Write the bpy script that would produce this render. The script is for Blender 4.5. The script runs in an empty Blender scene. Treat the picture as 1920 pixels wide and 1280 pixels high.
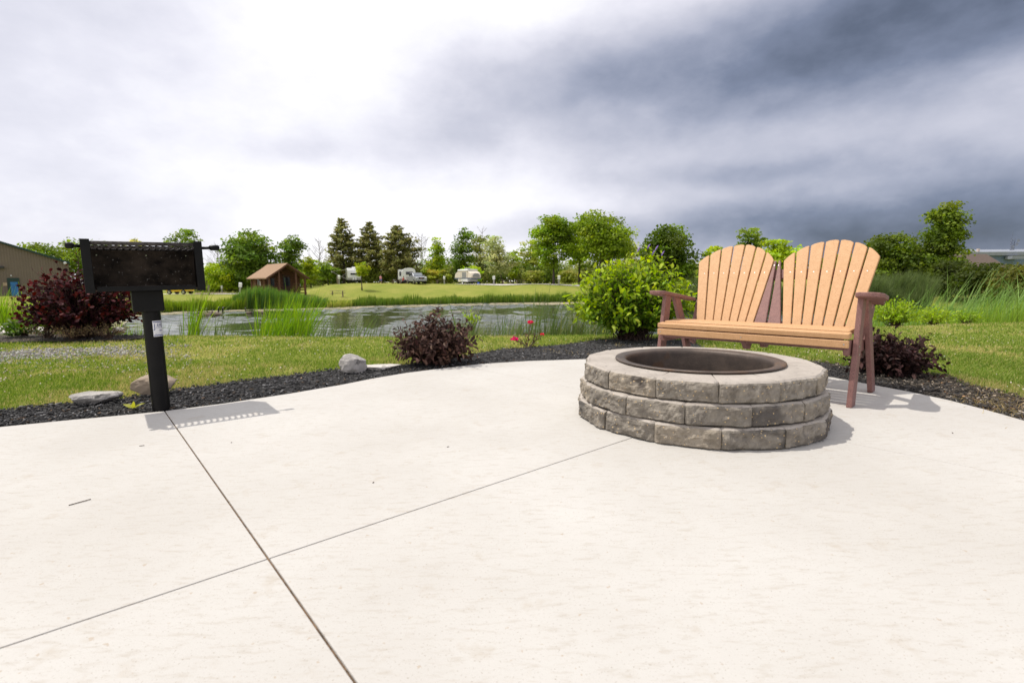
import bpy, math, random
import numpy as np
from mathutils import Vector, Matrix
R = math.radians
rng = np.random.default_rng(7)
random.seed(7)
scene = bpy.context.scene
COL = scene.collection

# ------------------------------------------------------------------ camera
FPX, TH, RHO, H = 960.0, R(6.7), R(0.4), 0.75
cF = np.array([0, math.cos(TH), -math.sin(TH)])
_r = np.array([1.0, 0, 0]); _u = np.array([0, math.sin(TH), math.cos(TH)])
cR = math.cos(RHO) * _r - math.sin(RHO) * _u
cU = math.cos(RHO) * _u + math.sin(RHO) * _r
cam_d = bpy.data.cameras.new('camera'); cam = bpy.data.objects.new('camera', cam_d); COL.objects.link(cam)
cam_d.sensor_width = 36; cam_d.lens = 36 * FPX / 1920; cam_d.clip_start = 0.05; cam_d.clip_end = 3000
M = Matrix.Identity(4)
for i in range(3):
    M[i][0] = cR[i]; M[i][1] = cU[i]; M[i][2] = -cF[i]
M[2][3] = H
cam.matrix_world = M
cam_d.dof.use_dof = True; cam_d.dof.focus_distance = 2.9; cam_d.dof.aperture_fstop = 4.5
scene.camera = cam

def ray(px, py):
    return cF + (px - 960) / FPX * cR - (py - 640) / FPX * cU
def G(px, py, z=0.0):                      # where the sight line meets the level z
    d = ray(px, py); t = (z - H) / d[2]; return (d[0] * t, d[1] * t)
def P(px, py, y):                          # where it meets the upright plane at distance y
    d = ray(px, py); t = y / d[1]; return np.array([d[0] * t, y, H + d[2] * t])

# ------------------------------------------------------------------ materials
def newmat(name):
    m = bpy.data.materials.new(name); m.use_nodes = True
    nt = m.node_tree; b = nt.nodes['Principled BSDF']
    return m, nt, b
def nn(nt, t, **kw):
    n = nt.nodes.new(t)
    for k, v in kw.items():
        if k.startswith('i_'):
            n.inputs[k[2:].replace('_', ' ')].default_value = v
        else:
            setattr(n, k, v)
    return n
def c4(c): return (c[0], c[1], c[2], 1.0)
def noise_mat(name, c1, c2, scale=8.0, rough=0.7, bump=0.0, bscale=None, detail=6, metal=0.0, spec=0.5,
              lo=0.35, hi=0.65, stretch=None, c3=None, s3=60.0, t3=0.62, dist=0.01, specks=None):
    m, nt, b = newmat(name); L = nt.links
    tc = nn(nt, 'ShaderNodeTexCoord'); src = tc.outputs['Object']
    if stretch:
        mp = nn(nt, 'ShaderNodeMapping'); mp.inputs['Scale'].default_value = stretch
        L.new(src, mp.inputs[0]); src = mp.outputs[0]
    n1 = nn(nt, 'ShaderNodeTexNoise', i_Scale=scale, i_Detail=detail, i_Roughness=0.6); L.new(src, n1.inputs['Vector'])
    mr = nn(nt, 'ShaderNodeMapRange'); L.new(n1.outputs['Fac'], mr.inputs[0])
    mr.inputs[1].default_value = lo; mr.inputs[2].default_value = hi
    mx = nn(nt, 'ShaderNodeMix', data_type='RGBA'); L.new(mr.outputs[0], mx.inputs[0])
    mx.inputs[6].default_value = c4(c1); mx.inputs[7].default_value = c4(c2)
    out = mx.outputs[2]
    if c3 is not None:
        n3 = nn(nt, 'ShaderNodeTexNoise', i_Scale=s3, i_Detail=3.0); L.new(src, n3.inputs['Vector'])
        r3 = nn(nt, 'ShaderNodeMapRange'); L.new(n3.outputs['Fac'], r3.inputs[0])
        r3.inputs[1].default_value = t3; r3.inputs[2].default_value = t3 + 0.06
        m3 = nn(nt, 'ShaderNodeMix', data_type='RGBA'); L.new(r3.outputs[0], m3.inputs[0])
        L.new(out, m3.inputs[6]); m3.inputs[7].default_value = c4(c3); out = m3.outputs[2]
    if specks is not None:
        sc, sz, colr = specks
        v = nn(nt, 'ShaderNodeTexVoronoi', i_Scale=sc); L.new(src, v.inputs['Vector'])
        r4 = nn(nt, 'ShaderNodeMapRange'); L.new(v.outputs['Distance'], r4.inputs[0])
        r4.inputs[1].default_value = sz; r4.inputs[2].default_value = sz * 0.6
        n5 = nn(nt, 'ShaderNodeTexWhiteNoise', noise_dimensions='3D'); L.new(v.outputs['Position'], n5.inputs['Vector'])
        g5 = nn(nt, 'ShaderNodeMath', operation='GREATER_THAN'); L.new(n5.outputs['Value'], g5.inputs[0]); g5.inputs[1].default_value = 0.72
        mu = nn(nt, 'ShaderNodeMath', operation='MULTIPLY'); L.new(r4.outputs[0], mu.inputs[0]); L.new(g5.outputs[0], mu.inputs[1])
        m4 = nn(nt, 'ShaderNodeMix', data_type='RGBA'); L.new(mu.outputs[0], m4.inputs[0])
        L.new(out, m4.inputs[6]); m4.inputs[7].default_value = c4(colr); out = m4.outputs[2]
    L.new(out, b.inputs['Base Color'])
    b.inputs['Roughness'].default_value = rough; b.inputs['Metallic'].default_value = metal
    b.inputs['Specular IOR Level'].default_value = spec
    if bump:
        nb = nn(nt, 'ShaderNodeTexNoise', i_Scale=bscale or scale * 4, i_Detail=8.0, i_Roughness=0.65); L.new(src, nb.inputs['Vector'])
        bp = nn(nt, 'ShaderNodeBump', i_Strength=bump, i_Distance=dist); L.new(nb.outputs['Fac'], bp.inputs['Height'])
        L.new(bp.outputs[0], b.inputs['Normal'])
    return m
def leaf_mat(name, trans=0.35, rough=0.5, spec=0.4):
    m, nt, b = newmat(name); L = nt.links
    at = nn(nt, 'ShaderNodeAttribute', attribute_name='tint')
    L.new(at.outputs['Color'], b.inputs['Base Color'])
    b.inputs['Roughness'].default_value = rough; b.inputs['Specular IOR Level'].default_value = spec
    tr = nn(nt, 'ShaderNodeBsdfTranslucent')
    hs = nn(nt, 'ShaderNodeHueSaturation', i_Saturation=1.1, i_Value=1.5); L.new(at.outputs['Color'], hs.inputs['Color'])
    L.new(hs.outputs[0], tr.inputs['Color'])
    mx = nn(nt, 'ShaderNodeMixShader'); mx.inputs[0].default_value = trans
    L.new(b.outputs[0], mx.inputs[1]); L.new(tr.outputs[0], mx.inputs[2])
    L.new(mx.outputs[0], nt.nodes['Material Output'].inputs['Surface'])
    return m

LEAF = leaf_mat('leaf', 0.4, 0.55, 0.25)
LEAFG = leaf_mat('glossy_leaf', 0.12, 0.6, 0.10)
GRASS = leaf_mat('grass_blade', 0.35, 0.6, 0.2)
TINTM = leaf_mat('tinted_solid', 0.0, 0.7, 0.3)
BARK = noise_mat('bark', (.045, .036, .028), (.11, .09, .07), 6, .9, .5, 20)
STEM = noise_mat('stem', (.05, .028, .02), (.12, .07, .05), 20, .8)

# ------------------------------------------------------------------ mesh helpers
def tag(o, label=None, cat=None, group=None, kind=None):
    if label: o['label'] = label
    if cat: o['category'] = cat
    if group: o['group'] = group
    if kind: o['kind'] = kind
    return o
def link(o, parent=None):
    COL.objects.link(o)
    if parent is not None: o.parent = parent
    return o
def empty(name, loc, rz=0.0, label=None, cat=None, group=None):
    o = bpy.data.objects.new(name, None); link(o); o.location = loc; o.rotation_euler = (0, 0, rz)
    o.empty_display_size = 0.1
    return tag(o, label, cat, group)
def mesh_np(name, V, faces, mat, parent=None, tint=None, smooth=False):
    V = np.asarray(V, np.float32).reshape(-1, 3)
    me = bpy.data.meshes.new(name)
    if not isinstance(faces, list): faces = [faces]
    faces = [np.asarray(f, np.int32) for f in faces if len(f)]
    me.vertices.add(len(V)); me.vertices.foreach_set('co', V.ravel())
    nl = sum(f.size for f in faces); npoly = sum(len(f) for f in faces)
    me.loops.add(nl); me.polygons.add(npoly)
    me.loops.foreach_set('vertex_index', np.concatenate([f.ravel() for f in faces]))
    tot = np.concatenate([np.full(len(f), f.shape[1], np.int32) for f in faces])
    st = np.zeros(npoly, np.int32); st[1:] = np.cumsum(tot)[:-1]
    me.polygons.foreach_set('loop_start', st)
    me.update(calc_edges=True)
    if tint is not None:
        a = me.attributes.new('tint', 'FLOAT_COLOR', 'POINT')
        T = np.ones((len(V), 4), np.float32); T[:, :3] = tint
        a.data.foreach_set('color', T.ravel())
    me.validate()
    if smooth: me.polygons.foreach_set('use_smooth', np.ones(len(me.polygons), bool))
    me.materials.append(mat)
    return link(bpy.data.objects.new(name, me), parent)

class MB:
    """collects simple shapes and links them as one mesh"""
    def __init__(s): s.V = []; s.F = []; s.T = []; s.tc = (1, 1, 1)
    def add(s, V, F):
        n = len(s.V); s.V += [tuple(v) for v in V]; s.F += [tuple(i + n for i in f) for f in F]; s.T += [s.tc] * len(V)
        return s
    def box(s, c, d, rot=None):
        x, y, z = d[0] / 2, d[1] / 2, d[2] / 2
        V = [Vector(v) for v in ((-x, -y, -z), (x, -y, -z), (x, y, -z), (-x, y, -z), (-x, -y, z), (x, -y, z), (x, y, z), (-x, y, z))]
        if rot is not None: V = [rot @ v for v in V]
        V = [v + Vector(c) for v in V]
        return s.add(V, [(0, 3, 2, 1), (4, 5, 6, 7), (0, 1, 5, 4), (1, 2, 6, 5), (2, 3, 7, 6), (3, 0, 4, 7)])
    def bar(s, a, b, w, t, up=(0, 0, 1)):       # rectangular bar from a to b, w across, t along 'up'
        a = Vector(a); b = Vector(b); d = (b - a).normalized(); sx = d.cross(Vector(up)).normalized(); u = sx.cross(d).normalized()
        V = []
        for p in (a, b):
            for i, j in ((-1, -1), (1, -1), (1, 1), (-1, 1)): V.append(p + sx * (i * w / 2) + u * (j * t / 2))
        return s.add(V, [(0, 1, 2, 3), (7, 6, 5, 4), (0, 4, 5, 1), (1, 5, 6, 2), (2, 6, 7, 3), (3, 7, 4, 0)])
    def prism(s, poly, axis, lo, hi):           # poly: 2D points; axis: the one extruded along
        n = len(poly); V = []
        for k in (lo, hi):
            for (a, b) in poly:
                V.append({'x': (k, a, b), 'y': (a, k, b), 'z': (a, b, k)}[axis])
        F = [tuple(range(n)), tuple(range(2 * n - 1, n - 1, -1))] + [(i, i + n, (i + 1) % n + n, (i + 1) % n) for i in range(n)]
        return s.add(V, F)
    def tube(s, pts, rad, n=8, cap=True):
        pts = [Vector(p) for p in pts]
        if not hasattr(rad, '__len__'): rad = [rad] * len(pts)
        V = []; F = []; prev = None
        for i, p in enumerate(pts):
            d = (pts[min(i + 1, len(pts) - 1)] - pts[max(i - 1, 0)]).normalized()
            ref = prev if prev is not None else (Vector((0, 0, 1)) if abs(d.z) < .9 else Vector((1, 0, 0)))
            a = (ref - d * ref.dot(d)).normalized(); prev = a; b = d.cross(a)
            for k in range(n):
                t = 2 * math.pi * k / n; V.append(p + (a * math.cos(t) + b * math.sin(t)) * rad[i])
        for i in range(len(pts) - 1):
            for k in range(n):
                k2 = (k + 1) % n; F.append((i * n + k, i * n + k2, (i + 1) * n + k2, (i + 1) * n + k))
        if cap:
            F.append(tuple(range(n - 1, -1, -1))); m = (len(pts) - 1) * n; F.append(tuple(range(m, m + n)))
        return s.add(V, F)
    def lathe(s, prof, n=24, c=(0, 0, 0)):
        V = []; F = []
        for r, z in prof:
            for k in range(n):
                t = 2 * math.pi * k / n; V.append((c[0] + r * math.cos(t), c[1] + r * math.sin(t), c[2] + z))
        for i in range(len(prof) - 1):
            for k in range(n):
                k2 = (k + 1) % n; F.append((i * n + k, i * n + k2, (i + 1) * n + k2, (i + 1) * n + k))
        return s.add(V, F)
    def ball(s, c, r, nu=8, nv=6):
        r = r if hasattr(r, '__len__') else (r, r, r)
        prof = [(math.sin(math.pi * i / nv), -math.cos(math.pi * i / nv)) for i in range(nv + 1)]
        V = []; F = []
        for a, z in prof:
            for k in range(nu):
                t = 2 * math.pi * k / nu; V.append((c[0] + r[0] * max(a, 1e-3) * math.cos(t), c[1] + r[1] * max(a, 1e-3) * math.sin(t), c[2] + r[2] * z))
        for i in range(nv):
            for k in range(nu):
                k2 = (k + 1) % nu; F.append((i * nu + k, i * nu + k2, (i + 1) * nu + k2, (i + 1) * nu + k))
        return s.add(V, F)
    def build(s, name, mat, parent=None, bevel=0.0, segs=2, smooth=False, tint=False):
        me = bpy.data.meshes.new(name); me.from_pydata(s.V, [], s.F); me.update()
        if tint:
            a = me.attributes.new('tint', 'FLOAT_COLOR', 'POINT')
            T = np.ones((len(s.V), 4), np.float32); T[:, :3] = np.array(s.T); a.data.foreach_set('color', T.ravel())
        if smooth: me.polygons.foreach_set('use_smooth', np.ones(len(me.polygons), bool))
        me.materials.append(mat); o = link(bpy.data.objects.new(name, me), parent)
        if bevel:
            m = o.modifiers.new('bevel', 'BEVEL'); m.width = bevel; m.segments = segs; m.limit_method = 'ANGLE'; m.angle_limit = R(35)
        return o

def inpoly(x, y, poly):
    x = np.asarray(x); y = np.asarray(y); c = np.zeros(x.shape, bool); n = len(poly)
    for i in range(n):
        x1, y1 = poly[i]; x2, y2 = poly[(i + 1) % n]
        if y1 == y2: continue
        c ^= ((y1 > y) != (y2 > y)) & (x < (x2 - x1) * (y - y1) / (y2 - y1) + x1)
    return c
def pdist(x, y, poly):                          # distance to a closed polygon's outline
    d = np.full(np.shape(x), 1e9); n = len(poly)
    for i in range(n):
        ax, ay = poly[i]; bx, by = poly[(i + 1) % n]; ex, ey = bx - ax, by - ay
        t = np.clip(((x - ax) * ex + (y - ay) * ey) / (ex * ex + ey * ey + 1e-12), 0, 1)
        d = np.minimum(d, np.hypot(x - ax - t * ex, y - ay - t * ey))
    return d
def sstep(a, b, x):
    t = np.clip((np.asarray(x, float) - a) / (b - a), 0, 1); return t * t * (3 - 2 * t)
def vnoise(x, y, s=1.0, seed=0):                # smooth value noise
    x = np.asarray(x, float) * s + seed * 17.3; y = np.asarray(y, float) * s + seed * 9.1
    xi = np.floor(x); yi = np.floor(y); fx = x - xi; fy = y - yi; fx = fx * fx * (3 - 2 * fx); fy = fy * fy * (3 - 2 * fy)
    def h(a, b):
        v = np.sin(a * 127.1 + b * 311.7 + seed * 74.7) * 43758.5453; return v - np.floor(v)
    return (h(xi, yi) * (1 - fx) + h(xi + 1, yi) * fx) * (1 - fy) + (h(xi, yi + 1) * (1 - fx) + h(xi + 1, yi + 1) * fx) * fy

# ------------------------------------------------------------------ outlines on the ground
edge_px = [(0, 800), (120, 788), (240, 777), (310, 770), (420, 756), (540, 738), (640, 721), (700, 709), (760, 699), (830, 690), (900, 682), (990, 676.5), (1095, 673)]
patio_edge = [G(*p) for p in edge_px] + [(1.5, 4.52), (2.0, 4.24)] + [G(*p) for p in [(1561, 707), (1608, 716), (1636, 721), (1700, 733), (1780, 750), (1850, 768), (1920, 788)]]
a0, a1 = patio_edge[0], patio_edge[2]; k = 1.6 / (a1[0] - a0[0])
patio = [(-6.5, -4), (-6.5, a0[1] + (a0[1] - a1[1]) * 2.0), (a0[0] - 1.0, a0[1] + (a0[1] - a1[1]) * 0.75)] + patio_edge
b0, b1 = patio_edge[-2], patio_edge[-1]
patio += [(b1[0] + (b1[0] - b0[0]) * 1.2, b1[1] + (b1[1] - b0[1]) * 1.5), (6.0, -1), (6.0, -4)]
bed_px_top = [(1990, 770), (1920, 749), (1874, 736), (1822, 724), (1774, 706), (1700, 697), (1617, 693), (1592, 688), (1547, 680)]
bed_top = [G(*p, -.02) for p in bed_px_top] + [(2.6, 4.75), (2.1, 5.4)] + [G(*p, -.02) for p in [(1300, 640), (1200, 634), (1120, 637), (1060, 646), (1000, 651), (940, 655), (890, 664), (830, 676), (760, 684), (690, 690), (630, 693), (540, 705), (480, 712), (400, 722), (330, 731), (250, 746), (130, 757), (60, 765), (0, 772)]]
bed_top += [(bed_top[-1][0] - 1.2, bed_top[-1][1] - .25), (-6.4, bed_top[-1][1] - .75)]
bed = bed_top + [p for p in patio[1:-2]]
def ell(cx, cy, rx, ry, n=28, ang=0, wob=.1, seed=1):
    out = []
    for i in range(n):
        t = 2 * math.pi * i / n; q = 1 + wob * math.sin(3 * t + seed) + wob * .7 * math.sin(5 * t + seed * 2.3)
        x, y = rx * q * math.cos(t), ry * q * math.sin(t); out.append((cx + x * math.cos(ang) - y * math.sin(ang), cy + x * math.sin(ang) + y * math.cos(ang)))
    return out
island = ell(-6.75, 7.35, 1.5, .62, seed=2.2)
path_poly = [(-22, 9.3), (-9.2, 9.25), (-8.05, 8.9), (-7.55, 8.2), (-8.2, 7.75), (-9.5, 7.8), (-22, 7.9)]
def gravel_mask(x, y):
    m = np.exp(-((x + 6.0) / 2.6) ** 2 - ((y - 5.85) / .8) ** 2)
    return m * sstep(.36, .62, vnoise(x, y * 2.2, 1.4, 3) * .7 + vnoise(x, y * 2, 5, 4) * .3)

# ------------------------------------------------------------------ terrain
ZW = -1.85
def yn(x): return 13.0 + 2.2 * sstep(3, 9, x) + 1.5 * sstep(-4.5, -9, x) + .35 * np.sin(x * .7)
pond = [(-11.5, 15.0), (-9, 14.4), (-6, 13.6), (-2, 13.0), (2, 13.1), (6, 14.2), (10, 15.2), (18, 17), (27, 21), (36, 30), (38, 44), (30, 54), (20, 60), (8, 62), (-4, 60.5), (-15, 55.5), (-21, 51.5), (-26, 50), (-31, 47), (-32, 41), (-27, 34), (-20, 25), (-15, 18.5)]
def terrain(x, y):
    x = np.asarray(x, float); y = np.asarray(y, float)
    ins = inpoly(x, y, pond); d = pdist(x, y, pond); r = np.hypot(x, y)
    yy = np.maximum(y, 1.0); t = x / yy
    Lf = np.interp(t, [-.9, -.55, -.42, -.35, -.31, -.19, -.08, .15, .8], [-.75, -.85, -.65, .32, .60, .40, .28, .10, .1])
    land = -.03 + (Lf + .03) * sstep(20, 85, y)
    land = np.where(y < 16, -.03, land)
    w = np.where(y < 26, 6.0, 34.0 - 22.0 * sstep(-24, -31, x) - 11.0 * sstep(-3, 5, x))
    z = ZW - .08 + (land - ZW + .08) * sstep(0, 1, d / w)
    z = np.where(ins, ZW - .08 - np.minimum(d, 4) * .12, z)
    cw = sstep(9.5, 4.5, np.hypot(x + 27.2, y - 60.2)); z = z * (1 - cw) - .66 * cw          # level ground under the cabin
    z = z + .05 * (vnoise(x, y, .25, 5) - .5) * sstep(9, 20, r) * 2
    z = z - .10 * (inpoly(x, y, patio) & (pdist(x, y, patio) > .25))
    return z
def tz(x, y): return float(terrain(np.array([x]), np.array([y]))[0])
def gp(px, y, py=528):                          # a spot on the ground seen at column px, at distance y
    q = P(px, py, y); return (q[0], y, tz(q[0], y))
rad = np.concatenate([np.linspace(.5, 16, 75), np.geomspace(16.4, 130, 85), np.geomspace(140, 1500, 14)])
azs = np.concatenate([np.linspace(-62, 62, 300), np.linspace(66, 294, 58)])
rr, aa = np.meshgrid(rad, np.radians(azs), indexing='ij')
X = rr * np.sin(aa); Y = rr * np.cos(aa); Zt = terrain(X, Y)
nr, na = rr.shape
idx = np.arange(nr * na).reshape(nr, na); nx = np.roll(idx, -1, axis=1)
Fq = np.stack([idx[:-1], nx[:-1], nx[1:], idx[1:]], -1).reshape(-1, 4)
Vt = np.stack([X, Y, Zt], -1).reshape(-1, 3)
cen = np.array([[0, 0, -.15]]); Ft = np.stack([np.full(na, nr * na), nx[0], idx[0]], -1)
def ground_mat():
    m, nt, b = newmat('lawn_ground'); L = nt.links
    tc = nn(nt, 'ShaderNodeTexCoord')
    def noise(s, d=5, r=.6, st=None):
        src = tc.outputs['Object']
        if st:
            mp = nn(nt, 'ShaderNodeMapping'); mp.inputs['Scale'].default_value = st; L.new(src, mp.inputs[0]); src = mp.outputs[0]
        n = nn(nt, 'ShaderNodeTexNoise', i_Scale=s, i_Detail=float(d), i_Roughness=r); L.new(src, n.inputs['Vector']); return n.outputs['Fac']
    def rng_(f, a, bb):
        q = nn(nt, 'ShaderNodeMapRange'); L.new(f, q.inputs[0]); q.inputs[1].default_value = a; q.inputs[2].default_value = bb; return q.outputs[0]
    def mix(f, a, bb):
        q = nn(nt, 'ShaderNodeMix', data_type='RGBA'); L.new(f, q.inputs[0])
        for i, v in ((6, a), (7, bb)):
            if isinstance(v, tuple): q.inputs[i].default_value = c4(v)
            else: L.new(v, q.inputs[i])
        return q.outputs[2]
    o = mix(rng_(noise(.22, 6, .65, (1, .6, 1)), .36, .64), (.165, .215, .026), (.34, .315, .08))
    o = mix(rng_(noise(2.2, 6), .4, .72), o, (.25, .27, .04))
    o = mix(rng_(noise(9, 6, .7), .46, .68), o, (.14, .18, .02))
    o = mix(rng_(noise(60, 4, .7), .55, .7), o, (.24, .20, .09))
    L.new(o, b.inputs['Base Color']); b.inputs['Roughness'].default_value = .9; b.inputs['Specular IOR Level'].default_value = .1
    bp = nn(nt, 'ShaderNodeBump', i_Strength=.6, i_Distance=.05); L.new(noise(25, 8, .7), bp.inputs['Height']); L.new(bp.outputs[0], b.inputs['Normal'])
    return m
tag(mesh_np('lawn', np.concatenate([Vt, cen]), [Fq, Ft], ground_mat(), smooth=True), kind='structure')

# water
def water_mat():
    m, nt, b = newmat('pond_water'); L = nt.links
    b.inputs['Base Color'].default_value = (.035, .045, .02, 1); b.inputs['Roughness'].default_value = .04; b.inputs['IOR'].default_value = 1.33
    b.inputs['Roughness'].default_value = .10
    return m
gx = np.arange(-36, 44, .2); gy = np.concatenate([np.arange(11.5, 30, .11), np.arange(30, 66, .17)])
XW, YW = np.meshgrid(gx, gy); keep = inpoly(XW, YW, pond) | (pdist(XW, YW, pond) < .9)
amp = sstep(.30, .62, vnoise(XW, YW * 1.7, .11, 41) * .65 + vnoise(XW, YW * 2, .4, 42) * .35) * .9 + .10
ZWV = np.zeros_like(XW)
rw = np.random.default_rng(9)
for k_ in range(26):
    wl = rw.uniform(.5, 1.9); an = R(100) + rw.normal() * .75; kx, ky = math.cos(an) * 2 * math.pi / wl, math.sin(an) * 2 * math.pi / wl
    ZWV += np.sin(XW * kx + YW * ky + rw.uniform(0, 6.3) + 1.5 * vnoise(XW, YW, .35, 60 + k_)) * wl * .0078
ZWV = ZW + ZWV * amp; nyw, nxw = XW.shape; idw = np.arange(nyw * nxw).reshape(nyw, nxw)
kq = keep[:-1, :-1] & keep[1:, 1:]; qw = np.stack([idw[:-1, :-1], idw[:-1, 1:], idw[1:, 1:], idw[1:, :-1]], -1)[kq]
used = np.unique(qw); remap = np.full(nyw * nxw, -1); remap[used] = np.arange(len(used))
tag(mesh_np('pond_water', np.stack([XW, YW, ZWV], -1).reshape(-1, 3)[used], remap[qw], water_mat(), smooth=True), kind='structure')
# floating scum along the far shore
far_i = [(14, 61.2), (8, 61.9), (-4, 60.4), (-15, 55.4), (-21, 51.4), (-26, 49.9), (-30.7, 46.8), (-31.7, 41), (-27.5, 35), (-23, 29.5)]
wid = [9, 9, 8, 5, 4.5, 4, 4, 2.2, 1.2, .6]
V = []; F = []
seg = []
for i in range(len(far_i) - 1):
    for k_ in range(8):
        t = k_ / 8; seg.append((far_i[i][0] * (1 - t) + far_i[i + 1][0] * t, far_i[i][1] * (1 - t) + far_i[i + 1][1] * t, wid[i] * (1 - t) + wid[i + 1] * t))
for i, (x, y, wd) in enumerate(seg):
    wd *= .35 + .75 * float(vnoise(i, 0, .37, 8)); c = np.array([-2 - x, 36 - y]); c = c / np.hypot(*c)
    V += [(x - c[0] * .8, y - c[1] * .8, ZW + .03), (x + c[0] * wd * .6, y + c[1] * wd * .6, ZW + .03), (x + c[0] * wd, y + c[1] * wd, ZW + .012)]
    if i: a = 3 * i; F += [(a - 3, a - 2, a + 1, a), (a - 2, a - 1, a + 2, a + 1)]
algae = noise_mat('pond_scum', (.33, .275, .195), (.26, .23, .14), .8, .95, .4, 6, c3=(.25, .23, .10), s3=1.4, t3=.56)
tag(MB().add(V, F).build('algae_scum', algae), 'tan floating algae scum along the far pond shore', 'algae', kind='stuff')

# ------------------------------------------------------------------ patio slab cut by saw joints
def clip(poly, p, n, off):
    out = []; m = len(poly)
    f = [(q[0] - p[0]) * n[0] + (q[1] - p[1]) * n[1] - off for q in poly]
    for i in range(m):
        j = (i + 1) % m
        if f[i] >= 0: out.append(poly[i])
        if (f[i] >= 0) != (f[j] >= 0):
            t = f[i] / (f[i] - f[j]); out.append((poly[i][0] + t * (poly[j][0] - poly[i][0]), poly[i][1] + t * (poly[j][1] - poly[i][1])))
    return out
def line(a, b_):
    d = np.array(b_) - np.array(a); d /= np.hypot(*d); return (tuple(a), (-d[1], d[0]))
JA = line(G(502, 1047), G(1170, 825)); JB = line(G(309.4, 771), G(668, 1280)); JC = line(G(900.6, 692.7), G(1920, 895))
panels = [patio]
for (p, n), gap in ((JB, .0028), (JC, .0016), (JA, .0021)):
    nxt = []
    for q in panels:
        for s in (1, -1):
            c = clip(q, p, (n[0] * s, n[1] * s), gap)
            if len(c) > 2: nxt.append(c)
    panels = nxt
def concrete_mat():
    m, nt, b = newmat('patio_concrete'); L = nt.links
    tc = nn(nt, 'ShaderNodeTexCoord')
    def noise(s, d=5, r=.6, st=None, rot=0):
        mp = nn(nt, 'ShaderNodeMapping'); mp.inputs['Scale'].default_value = st or (1, 1, 1); mp.inputs['Rotation'].default_value = (0, 0, rot); L.new(tc.outputs['Object'], mp.inputs[0])
        n = nn(nt, 'ShaderNodeTexNoise', i_Scale=s, i_Detail=float(d), i_Roughness=r); L.new(mp.outputs[0], n.inputs['Vector']); return n.outputs['Fac']
    def mixr(f, lo, hi, a, bb, amt=1.0):
        q = nn(nt, 'ShaderNodeMapRange'); L.new(f, q.inputs[0]); q.inputs[1].default_value = lo; q.inputs[2].default_value = hi; q.inputs[4].default_value = amt
        x = nn(nt, 'ShaderNodeMix', data_type='RGBA'); L.new(q.outputs[0], x.inputs[0])
        for i, v in ((6, a), (7, bb)):
            if isinstance(v, tuple): x.inputs[i].default_value = c4(v)
            else: L.new(v, x.inputs[i])
        return x.outputs[2]
    o = mixr(noise(.9, 6), .35, .65, (.468, .444, .412), (.535, .515, .486))
    o = mixr(noise(14, 5, .7, (1, 4, 1), R(-38)), .52, .78, o, (.385, .34, .285), .8)     # broom marks holding dust
    o = mixr(noise(7, 4, .65), .6, .75, o, (.41, .355, .29), .55)
    o = mixr(noise(170, 2), .62, .72, o, (.31, .27, .225), .8)
    o = mixr(noise(45, 2), .69, .73, o, (.37, .28, .19), .55)
    L.new(o, b.inputs['Base Color']); b.inputs['Roughness'].default_value = .85; b.inputs['Specular IOR Level'].default_value = .25
    b1 = nn(nt, 'ShaderNodeBump', i_Strength=.35, i_Distance=.003); L.new(noise(60, 6, .7, (1, 5, 1), R(-38)), b1.inputs['Height'])
    b2 = nn(nt, 'ShaderNodeBump', i_Strength=.3, i_Distance=.002); L.new(noise(350, 3, .6), b2.inputs['Height']); L.new(b1.outputs[0], b2.inputs['Normal'])
    L.new(b2.outputs[0], b.inputs['Normal'])
    return m
CONC = concrete_mat()
pm = MB()
for q in panels:
    c = []
    for p in q:
        if not c or math.hypot(p[0] - c[-1][0], p[1] - c[-1][1]) > .01: c.append(p)
    if math.hypot(c[0][0] - c[-1][0], c[0][1] - c[-1][1]) < .01: c.pop()
    pm.prism(c[::-1], 'z', -.11, 0.0)
po = pm.build('patio', CONC, None, bevel=.0025, segs=2); tag(po, kind='structure')
JF = noise_mat('joint_dirt', (.05, .035, .022), (.20, .13, .08), 40, .95)
inner = [(p[0] * .995, p[1] * .995 - .01) for p in patio]
jf = MB().add([(p[0], p[1], -.006) for p in inner], [tuple(range(len(inner) - 1, -1, -1))]).build('joint_filler', JF, po)
# mulch bed, planting island, side path
MUL = noise_mat('mulch', (.018, .017, .017), (.06, .056, .056), 35, .95, 1.0, 60, dist=.03, specks=(60, .25, (.12, .11, .10)))
tag(MB().add([(p[0], p[1], -.014) for p in bed], [tuple(range(len(bed)))]).build('mulch_bed', MUL), kind='structure')
SOIL = noise_mat('island_soil', (.02, .016, .013), (.10, .075, .05), 9, .95, 1.0, 40, dist=.03)
tag(MB().add([(p[0], p[1], tz(*p) + .02) for p in island], [tuple(range(len(island)))]).build('planting_island', SOIL), kind='structure')
PATHC = noise_mat('path_concrete', (.46, .42, .38), (.55, .51, .47), 2, .85, .2, 60)
pp = MB()
pp.prism([(p[0], p[1]) for p in path_poly][::-1], 'z', -.1, .012); tag(pp.build('path', PATHC, None, bevel=.01), kind='structure')

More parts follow.
